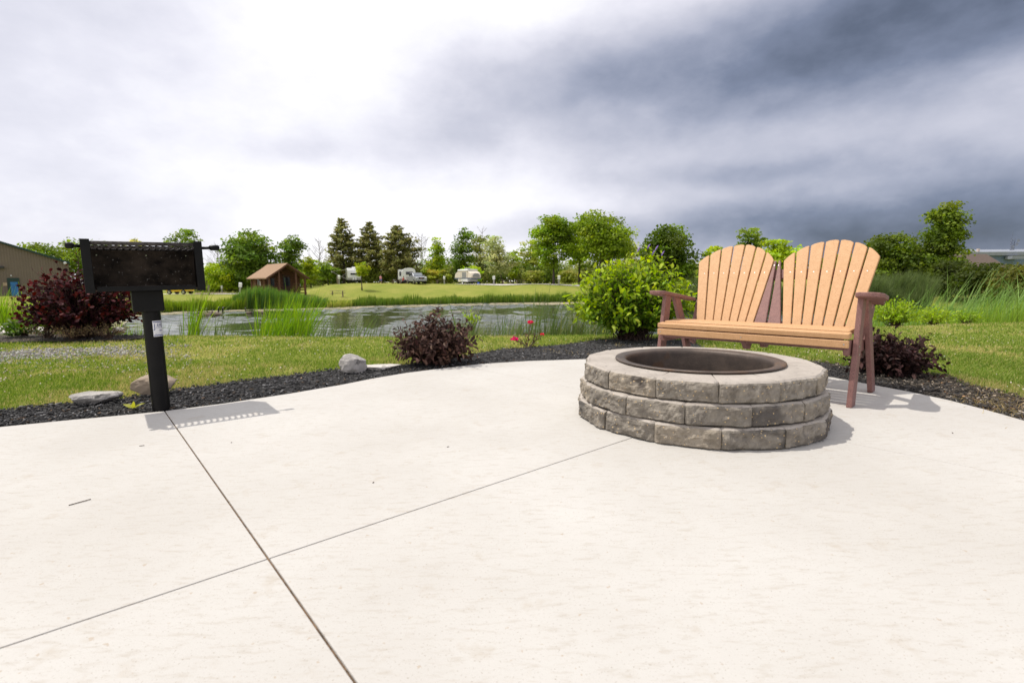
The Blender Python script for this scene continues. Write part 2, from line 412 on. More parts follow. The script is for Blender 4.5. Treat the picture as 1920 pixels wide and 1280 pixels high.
# ------------------------------------------------------------------ leaves and stems
QUAD = (np.array([(-.5, 0, 0), (0, -.42, .06), (.5, 0, 0), (0, .42, .06)], float), [np.array([[0, 1, 2, 3]])])
LEAFT = (np.array([(0, 0, 0), (-.20, .30, .05), (0, .33, 0), (.20, .30, .05), (-.18, .62, .02), (0, .66, -.03), (.18, .62, .02), (0, 1, -.14)], float),
         [np.array([[1, 2, 5, 4], [2, 3, 6, 5]]), np.array([[0, 2, 1], [0, 3, 2], [4, 5, 7], [5, 6, 7]])])
ROUND = (np.array([(0, 0, 0), (-.30, .28, .05), (0, .3, 0), (.30, .28, .05), (-.34, .66, .03), (0, .66, -.02), (.34, .66, .03), (-.16, .95, 0), (.16, .95, 0)], float),
         [np.array([[1, 2, 5, 4], [2, 3, 6, 5], [4, 5, 8, 7], ]), np.array([[0, 2, 1], [0, 3, 2], [5, 6, 8]])])
def unit(v): return v / np.maximum(np.linalg.norm(v, axis=-1, keepdims=True), 1e-9)
def place(T, C, A, N, S):
    """template T at points C, its length along A, its face along N, scaled S"""
    A = unit(A); Xv = unit(np.cross(A, N)); Nn = np.cross(Xv, A); t = T[0]
    S = np.asarray(S); S = S[:, None] if S.ndim == 1 else S
    V = C[:, None, :] + (t[None, :, 0:1] * Xv[:, None, :] + t[None, :, 1:2] * A[:, None, :] + t[None, :, 2:3] * Nn[:, None, :]) * S[:, None, :]
    k = len(t); off = np.arange(len(C)) * k
    return V.reshape(-1, 3), [(f[None] + off[:, None, None]).reshape(-1, f.shape[1]) for f in T[1]], k
def rdir(n, r=rng):
    return unit(r.normal(size=(n, 3)))
def tints(n, cols, r=rng, var=.25):
    c = np.array(cols); w = r.random(n); i = np.minimum((w * len(c)).astype(int), len(c) - 1)
    return c[i] * (1 + var * (r.random((n, 1)) * 2 - 1)) * (1 + .08 * (r.random((n, 3)) * 2 - 1))

def shrub(name, loc, rad, nshoot, nleaf, ll, cols, mat, label, cat, T=LEAFT, seed=1, lowcut=-.15, start=.35, up=.55, group=None, tall=None, stemr=.004, newcols=None, droop=0.0, jit=.12, stemmat=None):
    r = np.random.default_rng(seed); rx, ry, rz = rad
    root = empty(name, loc, 0, label, cat, group)
    d = rdir(nshoot * 3, r); d = d[d[:, 2] > lowcut][:nshoot]; n = len(d)
    q = r.random(n) ** .35 * .32 + .70
    tip = np.stack([d[:, 0] * rx * q, d[:, 1] * ry * q, rz * (.42 + d[:, 2] * .58 * q)], -1)
    tip += r.normal(size=(n, 3)) * ll * .5
    if tall is not None:
        for (tx, ty, tzz) in tall: tip = np.concatenate([tip, [[tx, ty, tzz]]])
        n = len(tip)
    tip[:, 2] = np.maximum(tip[:, 2], ll * .4)
    b = np.stack([r.normal(size=n) * rx * .10, r.normal(size=n) * ry * .10, np.zeros(n)], -1)
    mid = b * .5 + tip * .45; mid[:, 2] += rz * .12; mid[:, :2] *= .85
    def bez(t): return (1 - t) ** 2 * b[:, None] + 2 * t * (1 - t) * mid[:, None] + t * t * tip[:, None]
    ts = np.linspace(0, 1, 5)[None, :, None]; pts = bez(ts)
    # stems: three-sided tapered tubes
    k3 = 3; ang = np.arange(k3) * 2 * np.pi / k3
    rr_ = stemr * (1.3 - 1.0 * np.linspace(0, 1, 5))[None, :, None, None]
    ring = np.stack([np.cos(ang), np.sin(ang), 0 * ang], -1)[None, None] * rr_
    Vs = (pts[:, :, None, :] + ring).reshape(-1, 3); Fs = []
    base = np.arange(n) * 5 * k3
    for i in range(4):
        for k in range(k3):
            k2 = (k + 1) % k3; Fs.append(np.stack([base + i * k3 + k, base + i * k3 + k2, base + (i + 1) * k3 + k2, base + (i + 1) * k3 + k], -1))
    mesh_np('stems', Vs, np.concatenate(Fs), stemmat or STEM, root)
    # leaves
    t = start + (1 - start) * (np.arange(nleaf)[None] + r.random((n, nleaf))) / nleaf
    t = np.clip(t, 0, 1.0); tt = t[:, :, None]
    C = bez(tt); tan = unit(2 * (1 - tt) * (mid - b)[:, None] + 2 * tt * (tip - mid)[:, None])
    m = n * nleaf; C = C.reshape(-1, 3); tan = tan.reshape(-1, 3)
    side = rdir(m, r); side = unit(side - tan * (side * tan).sum(-1, keepdims=True))
    A = tan * up + side * (1 - up * .4) + np.array([0, 0, .12 - droop]); N = np.array([0, 0, 1.0]) + r.normal(size=(m, 3)) * .45
    C = C + r.normal(size=(m, 3)) * ll * jit
    S = ll * (.6 + .6 * r.random(m)) * (1.05 - .35 * t.reshape(-1) ** 3)
    V, F, k = place(T, C, A, N, S)
    col = tints(m, cols, r)
    if newcols is not None:
        nw = tints(m, newcols, r); f = sstep(.78, 1.0, t.reshape(-1))[:, None] * (r.random((m, 1)) * .5 + .5); col = col * (1 - f) + nw * f
    V[:, 2] = np.maximum(V[:, 2], .004)
    mesh_np('foliage', V, F, mat, root, np.repeat(col, k, 0))
    return root

def limb_tree_trunk(root, h, r0, clumps, r, nl=7, lean=(0, 0), mat=BARK, fork=.35, bend=.02):
    mb = MB(); pts = []; rads = []
    for i in range(7):
        t = i / 6; pts.append((lean[0] * h * t + r.normal() * bend * h * .3 * t, lean[1] * h * t + r.normal() * bend * h * .3 * t, h * t)); rads.append(r0 * (1.25 - .25 * min(1, t * 6)) * (1 - .82 * t))
    pts[0] = (0, 0, -.1); mb.tube(pts, rads, 7)
    if len(clumps):
        sel = clumps[r.permutation(len(clumps))[:nl]]
        for c in sel:
            t = np.clip(fork + (c[2] / h - fork) * .45, fork, .85); i = t * 6; a = int(i); f = i - a
            p0 = np.array(pts[a]) * (1 - f) + np.array(pts[min(a + 1, 6)]) * f
            m_ = p0 * .5 + c * .5 + np.array([0, 0, -.04 * h]); rb = r0 * (1 - .82 * t) * .55
            mb.tube([tuple(p0), tuple(m_), tuple(c)], [rb, rb * .65, rb * .2], 5)
    return mb.build('trunk', mat, root, smooth=True)

def tree(name, px, y, top_py, wpx, cols, label, cat='tree', seed=1, base_py=528, crown_lo=.22, n=3600, ls=.3, clr=.16, nclump=60, shape=None,
         lean=(0, 0), trunk=True, open_=.0, group=None, r0=None, nl=9, flat=1.0, barkm=BARK, hshift=0.0, wind=0.0):
    """a tree whose crown spans wpx columns (in photograph pixels at its distance) and reaches top_py"""
    r = np.random.default_rng(seed * 13 + 5)
    loc = gp(px, y, base_py); top = P(px, top_py, y)[2]; h = top - loc[2]; hw = wpx / FPX * y / 2
    root = empty(name, loc, 0, label, cat, group)
    shape = shape or [(0, 0, .62, 1.0, .38)]        # ellipsoids: x,y offset in half widths, z in heights, rx in half widths, rz in heights
    cl = []
    for (ex, ey, ez, ea, eb) in shape:
        m = max(6, int(nclump * 1.25 * ea * eb / .38)); d = rdir(m, r); q = r.random((m, 1)) ** .42
        cl.append(np.stack([ex * hw + d[:, 0] * q[:, 0] * hw * ea * .88, ey * hw + d[:, 1] * q[:, 0] * hw * ea * .88, h * ez + d[:, 2] * q[:, 0] * h * eb * .95], -1))
    cl = np.concatenate(cl); cl[:, 2] = np.maximum(cl[:, 2], h * crown_lo * .8); m = len(cl)
    cl[:, 0] += hshift * hw * (cl[:, 2] / h)
    R_ = hw * clr * 2.3 * (.6 + .7 * r.random(m)); n = int(n * 2.0); ls = ls * 1.15
    w_ = R_ ** 2; cnt = r.choice(m, n, p=w_ / w_.sum())
    d = rdir(n, r); d[:, 2] = np.where(d[:, 2] < -.3, -d[:, 2] * .6, d[:, 2]); q = (r.random((n, 1)) ** .4) * (.75 + .5 * r.random((n, 1)))
    C = cl[cnt] + d * q * R_[cnt][:, None] * np.array([1, 1, .72 * flat])
    if wind: C[:, 0] += wind * (C[:, 2] - h * .4) * .2
    C[:, 2] = np.clip(C[:, 2], .05, h * 1.0)
    N = d + np.array([0, 0, .5]) + r.normal(size=(n, 3)) * .5; A = rdir(n, r)
    V, F, k = place(QUAD, C, A, N, ls * (.6 + .8 * r.random(n)))
    ct = tints(m, np.array(cols) * np.array([2.5, 2.15, 1.1]), r, .25)
    col = ct[cnt] * (.8 + .4 * r.random((n, 1)))
    mesh_np('crown', V, F, LEAF, root, np.repeat(col, k, 0))
    if trunk: limb_tree_trunk(root, h * .88, r0 or max(.09, h * .018), cl, r, nl, lean, barkm)
    return root

def pine(px, y, top_py, wpx, label, seed, asym=0.0, cols=((.19, .20, .06), (.24, .245, .08), (.29, .27, .10))):
    r = np.random.default_rng(seed); loc = gp(px, y); top = P(px, top_py, y)[2]; h = top - loc[2]; hw = wpx / FPX * y / 2
    root = empty('pine_tree', loc, 0, label, 'pine tree', 'tall dark pines behind the campers')
    mb = MB(); mb.tube([(0, 0, -.1), (.1, 0, h * .3), (-.05, 0, h * .7), (0, 0, h)], [h * .022, h * .018, h * .010, .02], 7)
    C = []; 
    for lv in np.linspace(.17, .985, 20):
        L_ = hw * (np.interp(lv, [.15, .32, .55, .8, 1.0], [.8, 1.0, .82, .5, .12])) * (.8 + .35 * r.random()); nb = 7 if lv < .8 else 5
        for b in range(nb):
            a = 2 * math.pi * (b + r.random() * .8) / nb; Lb = L_ * (.65 + .5 * r.random()) * (1 + asym * math.cos(a)); rise = .14 + .22 * r.random() - .1 * (1 - lv)
            e = np.array([math.cos(a) * Lb, math.sin(a) * Lb, h * lv + Lb * rise])
            s = np.array([0, 0, h * lv]); mb.tube([tuple(s), tuple((s + e) / 2 + np.array([0, 0, -.04 * Lb])), tuple(e)], [.055 * (1.15 - lv), .035 * (1.15 - lv), .012], 4)
            m = max(22, int(84 * Lb / 3)); t = .28 + .75 * r.random(m) ** .8
            c = s + (e - s) * t[:, None] + r.normal(size=(m, 3)) * np.array([.34, .34, .17]) * (.45 + .25 * Lb / 2)
            C.append(c)
    C = np.concatenate(C); C = C[C[:, 2] < h * 1.01]; n = len(C)
    V, F, k = place(QUAD, C, rdir(n, r) * np.array([1, 1, .5]), np.array([0, 0, 1.]) + r.normal(size=(n, 3)) * .5, .42 * (.6 + .8 * r.random(n)))
    mesh_np('crown', V, F, LEAF, root, np.repeat(tints(n, cols, r), k, 0))
    mb.build('trunk', BARK, root, smooth=True)

def bare_tree(px, y, top_py, wpx, label, seed):
    r = np.random.default_rng(seed); loc = gp(px, y); h = P(px, top_py, y)[2] - loc[2]; hw = wpx / FPX * y / 2
    root = empty('bare_tree', loc, 0, label, 'tree', 'leafless trees in the far thicket'); mb = MB()
    mb.tube([(0, 0, -.1), (.1, 0, h * .4), (0, .1, h * .75), (.1, 0, h)], [.11, .08, .05, .02], 5)
    for i in range(26):
        t = .35 + .6 * r.random(); a = r.random() * 6.28; L_ = hw * (1.3 - t) * (.7 + .6 * r.random()); p = (0, 0, h * t); e = (math.cos(a) * L_, math.sin(a) * L_, h * t + L_ * (.7 + .8 * r.random()))
        mb.tube([p, tuple((np.array(p) + e) / 2 + np.array([0, 0, -.1])), e], [.04, .03, .012], 4)
        for j in range(3):
            f = .4 + .5 * r.random(); q = np.array(p) * (1 - f) + np.array(e) * f; g = q + np.array([math.cos(a + r.normal()) * L_ * .4, math.sin(a + r.normal()) * L_ * .4, L_ * .5]); mb.tube([tuple(q), tuple(g)], [.02, .01], 3)
    mb.build('branches', noise_mat('dead_wood', (.16, .14, .12), (.24, .21, .18), 3, .9), root)

# ------------------------------------------------------------------ blades: grass, reeds
def blades(name, Rt, h, w, lean, colb, colt, mat=GRASS, segs=2, label=None, cat=None, curve=1.0, parent=None):
    n = len(Rt); a = rng.random(n) * 2 * np.pi; sx = np.stack([np.cos(a), np.sin(a), 0 * a], -1)
    V = np.zeros((n, segs * 2 + 1, 3)); T = np.zeros((n, segs * 2 + 1, 3))
    for i in range(segs + 1):
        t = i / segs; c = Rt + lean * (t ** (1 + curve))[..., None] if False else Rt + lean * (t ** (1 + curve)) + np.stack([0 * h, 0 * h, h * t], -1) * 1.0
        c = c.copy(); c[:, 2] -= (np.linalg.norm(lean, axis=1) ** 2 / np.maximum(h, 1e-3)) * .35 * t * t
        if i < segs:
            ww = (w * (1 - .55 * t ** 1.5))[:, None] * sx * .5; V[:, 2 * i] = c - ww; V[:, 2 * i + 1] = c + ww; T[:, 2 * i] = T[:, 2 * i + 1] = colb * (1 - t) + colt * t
        else: V[:, 2 * i] = c; T[:, 2 * i] = colt
    k = segs * 2 + 1; off = np.arange(n) * k
    Q = [np.stack([off + 2 * i, off + 2 * i + 1, off + 2 * i + 3, off + 2 * i + 2], -1) for i in range(segs - 1)]
    Tn = np.stack([off + 2 * segs - 2, off + 2 * segs - 1, off + 2 * segs], -1)
    o = mesh_np(name, V, ([np.concatenate(Q)] if Q else []) + [Tn], mat, parent, T.reshape(-1, 3))
    if label: tag(o, label, cat, kind='stuff')
    return o
def sample_px(n, x0, x1, y0, y1, z=-.03):
    px = rng.uniform(x0, x1, n); py = rng.uniform(y0, y1, n)
    d = cF[None] + ((px - 960) / FPX)[:, None] * cR - ((py - 640) / FPX)[:, None] * cU
    t = (z - H) / d[:, 2]; return d[:, 0] * t, d[:, 1] * t
x, y = sample_px(520000, -420, 2350, 596, 812)
xe = np.concatenate([rng.uniform(3.2, 9.5, 70000), rng.uniform(-10, -3.5, 50000)]); ye = np.concatenate([rng.uniform(-2.5, 5.5, 70000), rng.uniform(-1.5, 4.5, 50000)]); k_ = np.abs(xe) > .93 * np.maximum(ye, 0) - .2
x = np.concatenate([x, xe[k_]]); y = np.concatenate([y, ye[k_]])
ok = (y > -3) & (y < 10.5) & ~inpoly(x, y, patio) & ~inpoly(x, y, path_poly) & ~inpoly(x, y, island)
inb = inpoly(x, y, bed); db = pdist(x, y, bed); dpt = pdist(x, y, patio); ok &= (~inb | ((db < .05) & (rng.random(len(x)) < .5))) & (dpt > .13)
g_ = gravel_mask(x, y); ok &= rng.random(len(x)) > g_ * 1.1
pat = vnoise(x, y, .9, 1) * .55 + vnoise(x, y, 3.3, 2) * .45
dry = sstep(.40, .72, pat)
ok &= rng.random(len(x)) > dry * .35
x, y, db, dry = x[ok], y[ok], db[ok], dry[ok]; n = len(x); dist = np.hypot(x, y)
z = terrain(x, y)
hb = (.020 + .022 * rng.random(n)) * (1 + .8 * np.exp(-db / .10) * rng.random(n)) * (.8 + .45 * vnoise(x, y, 2.1, 9))
lean = rng.normal(size=(n, 3)) * .014; lean[:, 2] = 0; lean[:, 0] += .006
gr = np.array([(.115, .195, .022), (.19, .28, .04), (.30, .355, .075)])[rng.integers(0, 3, n)]
straw = np.array([.52, .43, .19]) * (.8 + .4 * rng.random((n, 1)))
f = ((rng.random(n) < (.06 + .62 * dry))[:, None]) * (.55 + .45 * rng.random((n, 1)))
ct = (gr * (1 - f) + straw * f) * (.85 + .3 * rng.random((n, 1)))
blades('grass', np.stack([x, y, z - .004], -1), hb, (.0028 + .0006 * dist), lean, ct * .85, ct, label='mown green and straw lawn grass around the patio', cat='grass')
# clover heads
x, y = sample_px(9000, -300, 2250, 600, 780); pat = vnoise(x, y, .8, 12)
ok = (y > 0) & (y < 9.5) & ~inpoly(x, y, bed) & ~inpoly(x, y, patio) & ~inpoly(x, y, island) & ~inpoly(x, y, path_poly) & (rng.random(len(x)) < sstep(.42, .8, pat) * .5 + .015) & (gravel_mask(x, y) < .2)
x, y = x[ok], y[ok]; n = len(x); C = np.stack([x, y, terrain(x, y) + .045 + .02 * rng.random(n)], -1)
OCT = (np.array([(1, 0, 0), (0, 1, 0), (-1, 0, 0), (0, -1, 0), (0, 0, .9), (0, 0, -.7)], float), [np.array([[0, 1, 4], [1, 2, 4], [2, 3, 4], [3, 0, 4], [1, 0, 5], [2, 1, 5], [3, 2, 5], [0, 3, 5]])])
V, F, k = place(OCT, C, np.tile([0., 1, 0], (n, 1)), np.tile([0., 0, 1], (n, 1)), .004 + .0055 * rng.random(n))
tag(mesh_np('clover', V, F, TINTM, None, np.repeat(tints(n, [(.62, .58, .46), (.5, .42, .28)]), k, 0)), 'small white clover heads scattered through the lawn', 'clover', kind='stuff')
# mulch chips
BOXT = (np.array([(-.5, -.5, -.5), (.5, -.5, -.5), (.5, .5, -.5), (-.5, .5, -.5), (-.42, -.4, .5), (.42, -.4, .5), (.42, .4, .5), (-.42, .4, .5)], float),
        [np.array([(0, 3, 2, 1), (4, 5, 6, 7), (0, 1, 5, 4), (1, 2, 6, 5), (2, 3, 7, 6), (3, 0, 4, 7)])])
x, y = sample_px(95000, -300, 2150, 618, 815, -.01)
ok = (y > 0) & (inpoly(x, y, bed) | (inpoly(x, y, island) & (rng.random(len(x)) < .6))) & ~inpoly(x, y, patio); x, y = x[ok], y[ok]
keep = rng.random(len(x)) < .85; x, y = x[keep], y[keep]; n = len(x)
pd_ = pdist(x, y, patio); ln = (.009 + .036 * rng.random(n) ** 2)
S = np.stack([.003 + .006 * rng.random(n), ln, .003 + .005 * rng.random(n)], -1)
C = np.stack([x, y, np.where(inpoly(x, y, island), .0, -.012) + .016 * rng.random(n) * np.clip(pd_ / .04, .3, 1)], -1)
A = rng.normal(size=(n, 3)) * np.array([1, 1, .22]); N = np.array([0, 0, 1.]) + rng.normal(size=(n, 3)) * .35
A = unit(A); Xv = unit(np.cross(A, N)); Nn = np.cross(Xv, A); t = BOXT[0]
V = C[:, None] + t[None, :, 0:1] * Xv[:, None] * S[:, None, 0:1] + t[None, :, 1:2] * A[:, None] * S[:, None, 1:2] + t[None, :, 2:3] * Nn[:, None] * S[:, None, 2:3]
F = (BOXT[1][0][None] + (np.arange(n) * 8)[:, None, None]).reshape(-1, 4)
lum = np.where(rng.random(n) < .08, .12 + .18 * rng.random(n), .016 + .05 * rng.random(n))
brn = (sstep(2.3, 3.4, x) * (.35 + .65 * vnoise(x, y, 6, 4)))[:, None]; cm = lum[:, None] * (np.array([1.0, .97, .98]) * (1 - brn) + np.array([3.0, 2.3, 1.5]) * brn) * np.where(rng.random((n, 1)) < .05, np.array([[1.6, 1.1, .7]]), 1)
tag(mesh_np('mulch_chips', V.reshape(-1, 3), F, TINTM, None, np.repeat(cm, 8, 0)), 'black shredded bark mulch along the patio edge', 'mulch', kind='stuff')
# gravel
x, y = sample_px(26000, -350, 360, 634, 700); ok = (rng.random(len(x)) < gravel_mask(x, y) * .85) & ~inpoly(x, y, island) & ~inpoly(x, y, bed); x, y = x[ok], y[ok]; n = len(x)
V, F, k = place(OCT, np.stack([x, y, terrain(x, y) + .004], -1), rdir(n), rdir(n), .006 + .014 * rng.random(n) ** 2)
tag(mesh_np('gravel', V, F, TINTM, None, np.repeat(tints(n, [(.27, .255, .235), (.36, .34, .31), (.18, .17, .155)], var=.3), k, 0)), 'grey gravel showing through worn lawn at left', 'gravel', kind='stuff')
exec_reeds = True

def reeds(name, label, pts, hmin, hmax, w, cols, leanx=.3, cat='reeds', tipcol=None, zbase=None, leanv=.14, heads=0.0):
    pts = np.asarray(pts); n = len(pts); z = terrain(pts[:, 0], pts[:, 1]) if zbase is None else np.maximum(terrain(pts[:, 0], pts[:, 1]), zbase)
    hh = rng.uniform(hmin, hmax, n) * (.55 + .75 * vnoise(pts[:, 0], pts[:, 1], .45, 21) * (.6 + .8 * vnoise(pts[:, 0], pts[:, 1], 1.7, 23))); L_ = rng.normal(size=(n, 3)) * leanv * hh[:, None]; L_[:, 2] = 0; L_[:, 0] += leanx * hh * (.5 + rng.random(n))
    c = tints(n, np.array(cols) * 1.5, var=.25); ctp = c * 1.15 if tipcol is None else c * .7 + np.array(tipcol) * .3
    o = blades(name, np.stack([pts[:, 0], pts[:, 1], z - .1], -1), hh + .1, w * (.7 + .6 * rng.random(n)), L_, c * .8, ctp, LEAF, 4, label, cat, curve=.9)
    return o
def region(n, poly):
    xs = [p[0] for p in poly]; ys = [p[1] for p in poly]; out = []
    while sum(len(o) for o in out) < n:
        x = rng.uniform(min(xs), max(xs), n * 2); y = rng.uniform(min(ys), max(ys), n * 2); k = inpoly(x, y, poly); out.append(np.stack([x[k], y[k]], -1))
    return np.concatenate(out)[:n]
def clump(p, sc):
    v = vnoise(p[:, 0], p[:, 1], sc, 91) * .7 + vnoise(p[:, 0], p[:, 1], sc * 2.7, 92) * .3; return p[rng.random(len(p)) < sstep(.36, .66, v)]
def xy(px, y): return (P(px, 560, y)[0], y)
# near bank
BR = [(.12, .20, .015), (.09, .165, .015), (.17, .25, .022)]; DK = [(.05, .10, .025), (.07, .13, .03), (.11, .13, .05)]
reeds('reeds', 'bright green cattail clump standing in the pond behind the lawn, left of centre', np.concatenate([region(460, [xy(470, 15.5), xy(470, 17.5), xy(565, 17.5), xy(565, 15.5)]), region(60, [xy(335, 15.5), xy(335, 17), xy(362, 17), xy(362, 15.5)])]), 1.85, 2.75, .030, BR, .22)
reeds('rushes', 'thin dark green rushes with tan seed heads at the near pond edge right of the burgundy shrub', clump(region(7500, [xy(850, 13.6), xy(800, 18.5), xy(1130, 19), xy(1130, 13.8)]), 1.3), 1.25, 2.5, .034, [(.03, .075, .014), (.05, .115, .02), (.12, .15, .045)], .2, tipcol=(.32, .27, .12))
reeds('rushes', 'sparse short green rushes at the near pond edge around the bright cattail clump', np.concatenate([region(520, [xy(560, 14), xy(540, 16.5), xy(860, 16.5), xy(850, 13.6)]), region(420, [xy(225, 16), xy(225, 18), xy(470, 17), xy(470, 14.5)])]), 1.0, 1.7, .028, [(.04, .09, .016), (.06, .125, .022)], .2, tipcol=(.32, .27, .12))
reeds('bank_grass', 'pale rough grass fringe where the lawn drops to the pond', np.concatenate([region(2500, [xy(215, 11.5), xy(215, 14.5), xy(860, 13.8), xy(860, 11.5)]), region(2600, [xy(860, 11.5), xy(860, 14.5), xy(1250, 13.8), xy(1250, 10.8)])]), .35, .85, .014, [(.16, .22, .03), (.22, .25, .05), (.12, .18, .03)], .12)
# right bank
reeds('reeds', 'tall wind-bent cattails along the pond at the far right behind the bench', np.concatenate([region(5200, [xy(1690, 13.5), xy(1760, 19), xy(2250, 19), xy(2300, 12.5)]), region(2200, [xy(1560, 13.5), xy(1580, 18), xy(1800, 19), xy(1800, 13.5)])]), 1.5, 2.35, .024, [(.09, .16, .03), (.13, .20, .05), (.16, .24, .06)], .42, leanv=.2)
reeds('reeds', 'dark green cattail stand across the water to the right of the bench back', np.concatenate([region(3800, [xy(1620, 40), xy(1620, 44), xy(1745, 44), xy(1745, 39)]), region(2600, [xy(1180, 43), xy(1180, 47), xy(1330, 47), xy(1330, 43)]), region(2600, [xy(1330, 43), xy(1330, 47), xy(1640, 45), xy(1640, 42)])]), 2.2, 2.8, .05, [(.055, .095, .025), (.075, .12, .03)], .15, tipcol=(.20, .19, .07), zbase=ZW)
reeds('bank_grass', 'rough green grass between the lawn and the cattails on the right', np.concatenate([region(9000, [xy(1300, 10.2), xy(1300, 13.5), xy(2300, 12.6), xy(2300, 9.6)])]), .35, .75, .009, [(.13, .20, .02), (.17, .24, .03), (.10, .16, .02)], .15)
# left tall grass
reeds('tall_grass', 'tall bright meadow grass in front of the tan metal building', region(12000, [(-22, 9.6), (-22, 12.5), (-9.0, 12.5), (-7.8, 10.6), (-8.7, 9.5)]), .75, 1.15, .016, [(.12, .20, .012), (.16, .25, .02), (.09, .15, .015)], .1, leanv=.2)
# far bank
far = np.array([(-31.5, 40.5), (-31.2, 46.8), (-26, 50.3), (-21, 52), (-15, 56), (-4, 61.2), (8, 62.6), (14, 62)])
def band(n, a, b, dep, off=0.0):
    t = rng.uniform(a, b, n); i = np.minimum(t.astype(int), len(far) - 2); f = (t - i)[:, None]; q = far[i] * (1 - f) + far[i + 1] * f
    o = q - np.array([-2, 36]); return q + unit(o) * (off + rng.random((n, 1)) * dep)
reeds('reeds', 'dense dark green reeds on the far bank in front of the log cabin', np.concatenate([band(4600, 2.0, 3.1, 2.6), band(700, 3.0, 3.35, 2.0)]), .8, 1.85, .06, [(.06, .125, .02), (.09, .165, .025), (.075, .14, .035), (.13, .19, .035)], .08, leanv=.06, zbase=ZW)
reeds('bank_grass', 'long yellow green grass along the far bank left of the cabin', band(6500, 0, 2.3, 4, .2), .7, 1.15, .06, [(.11, .16, .012), (.15, .20, .02), (.08, .13, .015)], .08, zbase=ZW)
reeds('bank_grass', 'green reedy fringe on the far bank below the campers', band(12800, 3.15, 6.85, 2.2, .1), .55, 1.15, .06, [(.10, .17, .02), (.07, .13, .02), (.14, .20, .025)], .08, leanv=.07, tipcol=(.16, .20, .04), zbase=ZW)
reeds('bank_grass', 'yellowed reed tuft at the water below the picnic table', band(420, 3.3, 3.65, 1.0, -.3), .7, 1.3, .05, [(.30, .30, .07), (.22, .26, .05)], .15, leanv=.2, zbase=ZW)

# ================================================================== FIRE PIT
PC = (1.033, 2.832)
STONE = noise_mat('split_stone', (.15, .13, .108), (.34, .30, .25), 26, .92, .9, 55, c3=(.11, .096, .085), s3=5, t3=.58, dist=.012, specks=(75, .28, (.62, .45, .24)), lo=.3, hi=.7)
STONE2 = noise_mat('split_stone_dark', (.13, .113, .096), (.30, .265, .22), 24, .92, .9, 55, c3=(.085, .076, .068), s3=4, t3=.54, dist=.012, specks=(70, .28, (.62, .45, .24)), lo=.3, hi=.7)
STONET = noise_mat('split_stone_tan', (.185, .157, .122), (.38, .325, .26), 26, .92, .9, 55, c3=(.11, .092, .078), s3=5, t3=.56, dist=.012, specks=(75, .28, (.60, .44, .25)), lo=.3, hi=.7)
CAP = noise_mat('sunlit_cast_top', (.34, .30, .262), (.43, .385, .34), 6, .9, .45, 90, dist=.004, c3=(.28, .25, .22), s3=40, t3=.6)
STEEL = noise_mat('fire_ring_steel', (.062, .046, .038), (.125, .092, .072), 7, .5, .25, 120, metal=.35, c3=(.12, .072, .045), s3=5, t3=.60)
ASH = noise_mat('ash', (.03, .028, .026), (.11, .10, .09), 9, 1.0, 1.0, 40, dist=.03)
pit = empty('fire_pit', (PC[0], PC[1], 0), 0, 'round three-course grey stone fire pit with a steel ring on the patio', 'fire pit')
NB = 14
r_ = np.random.default_rng(11)
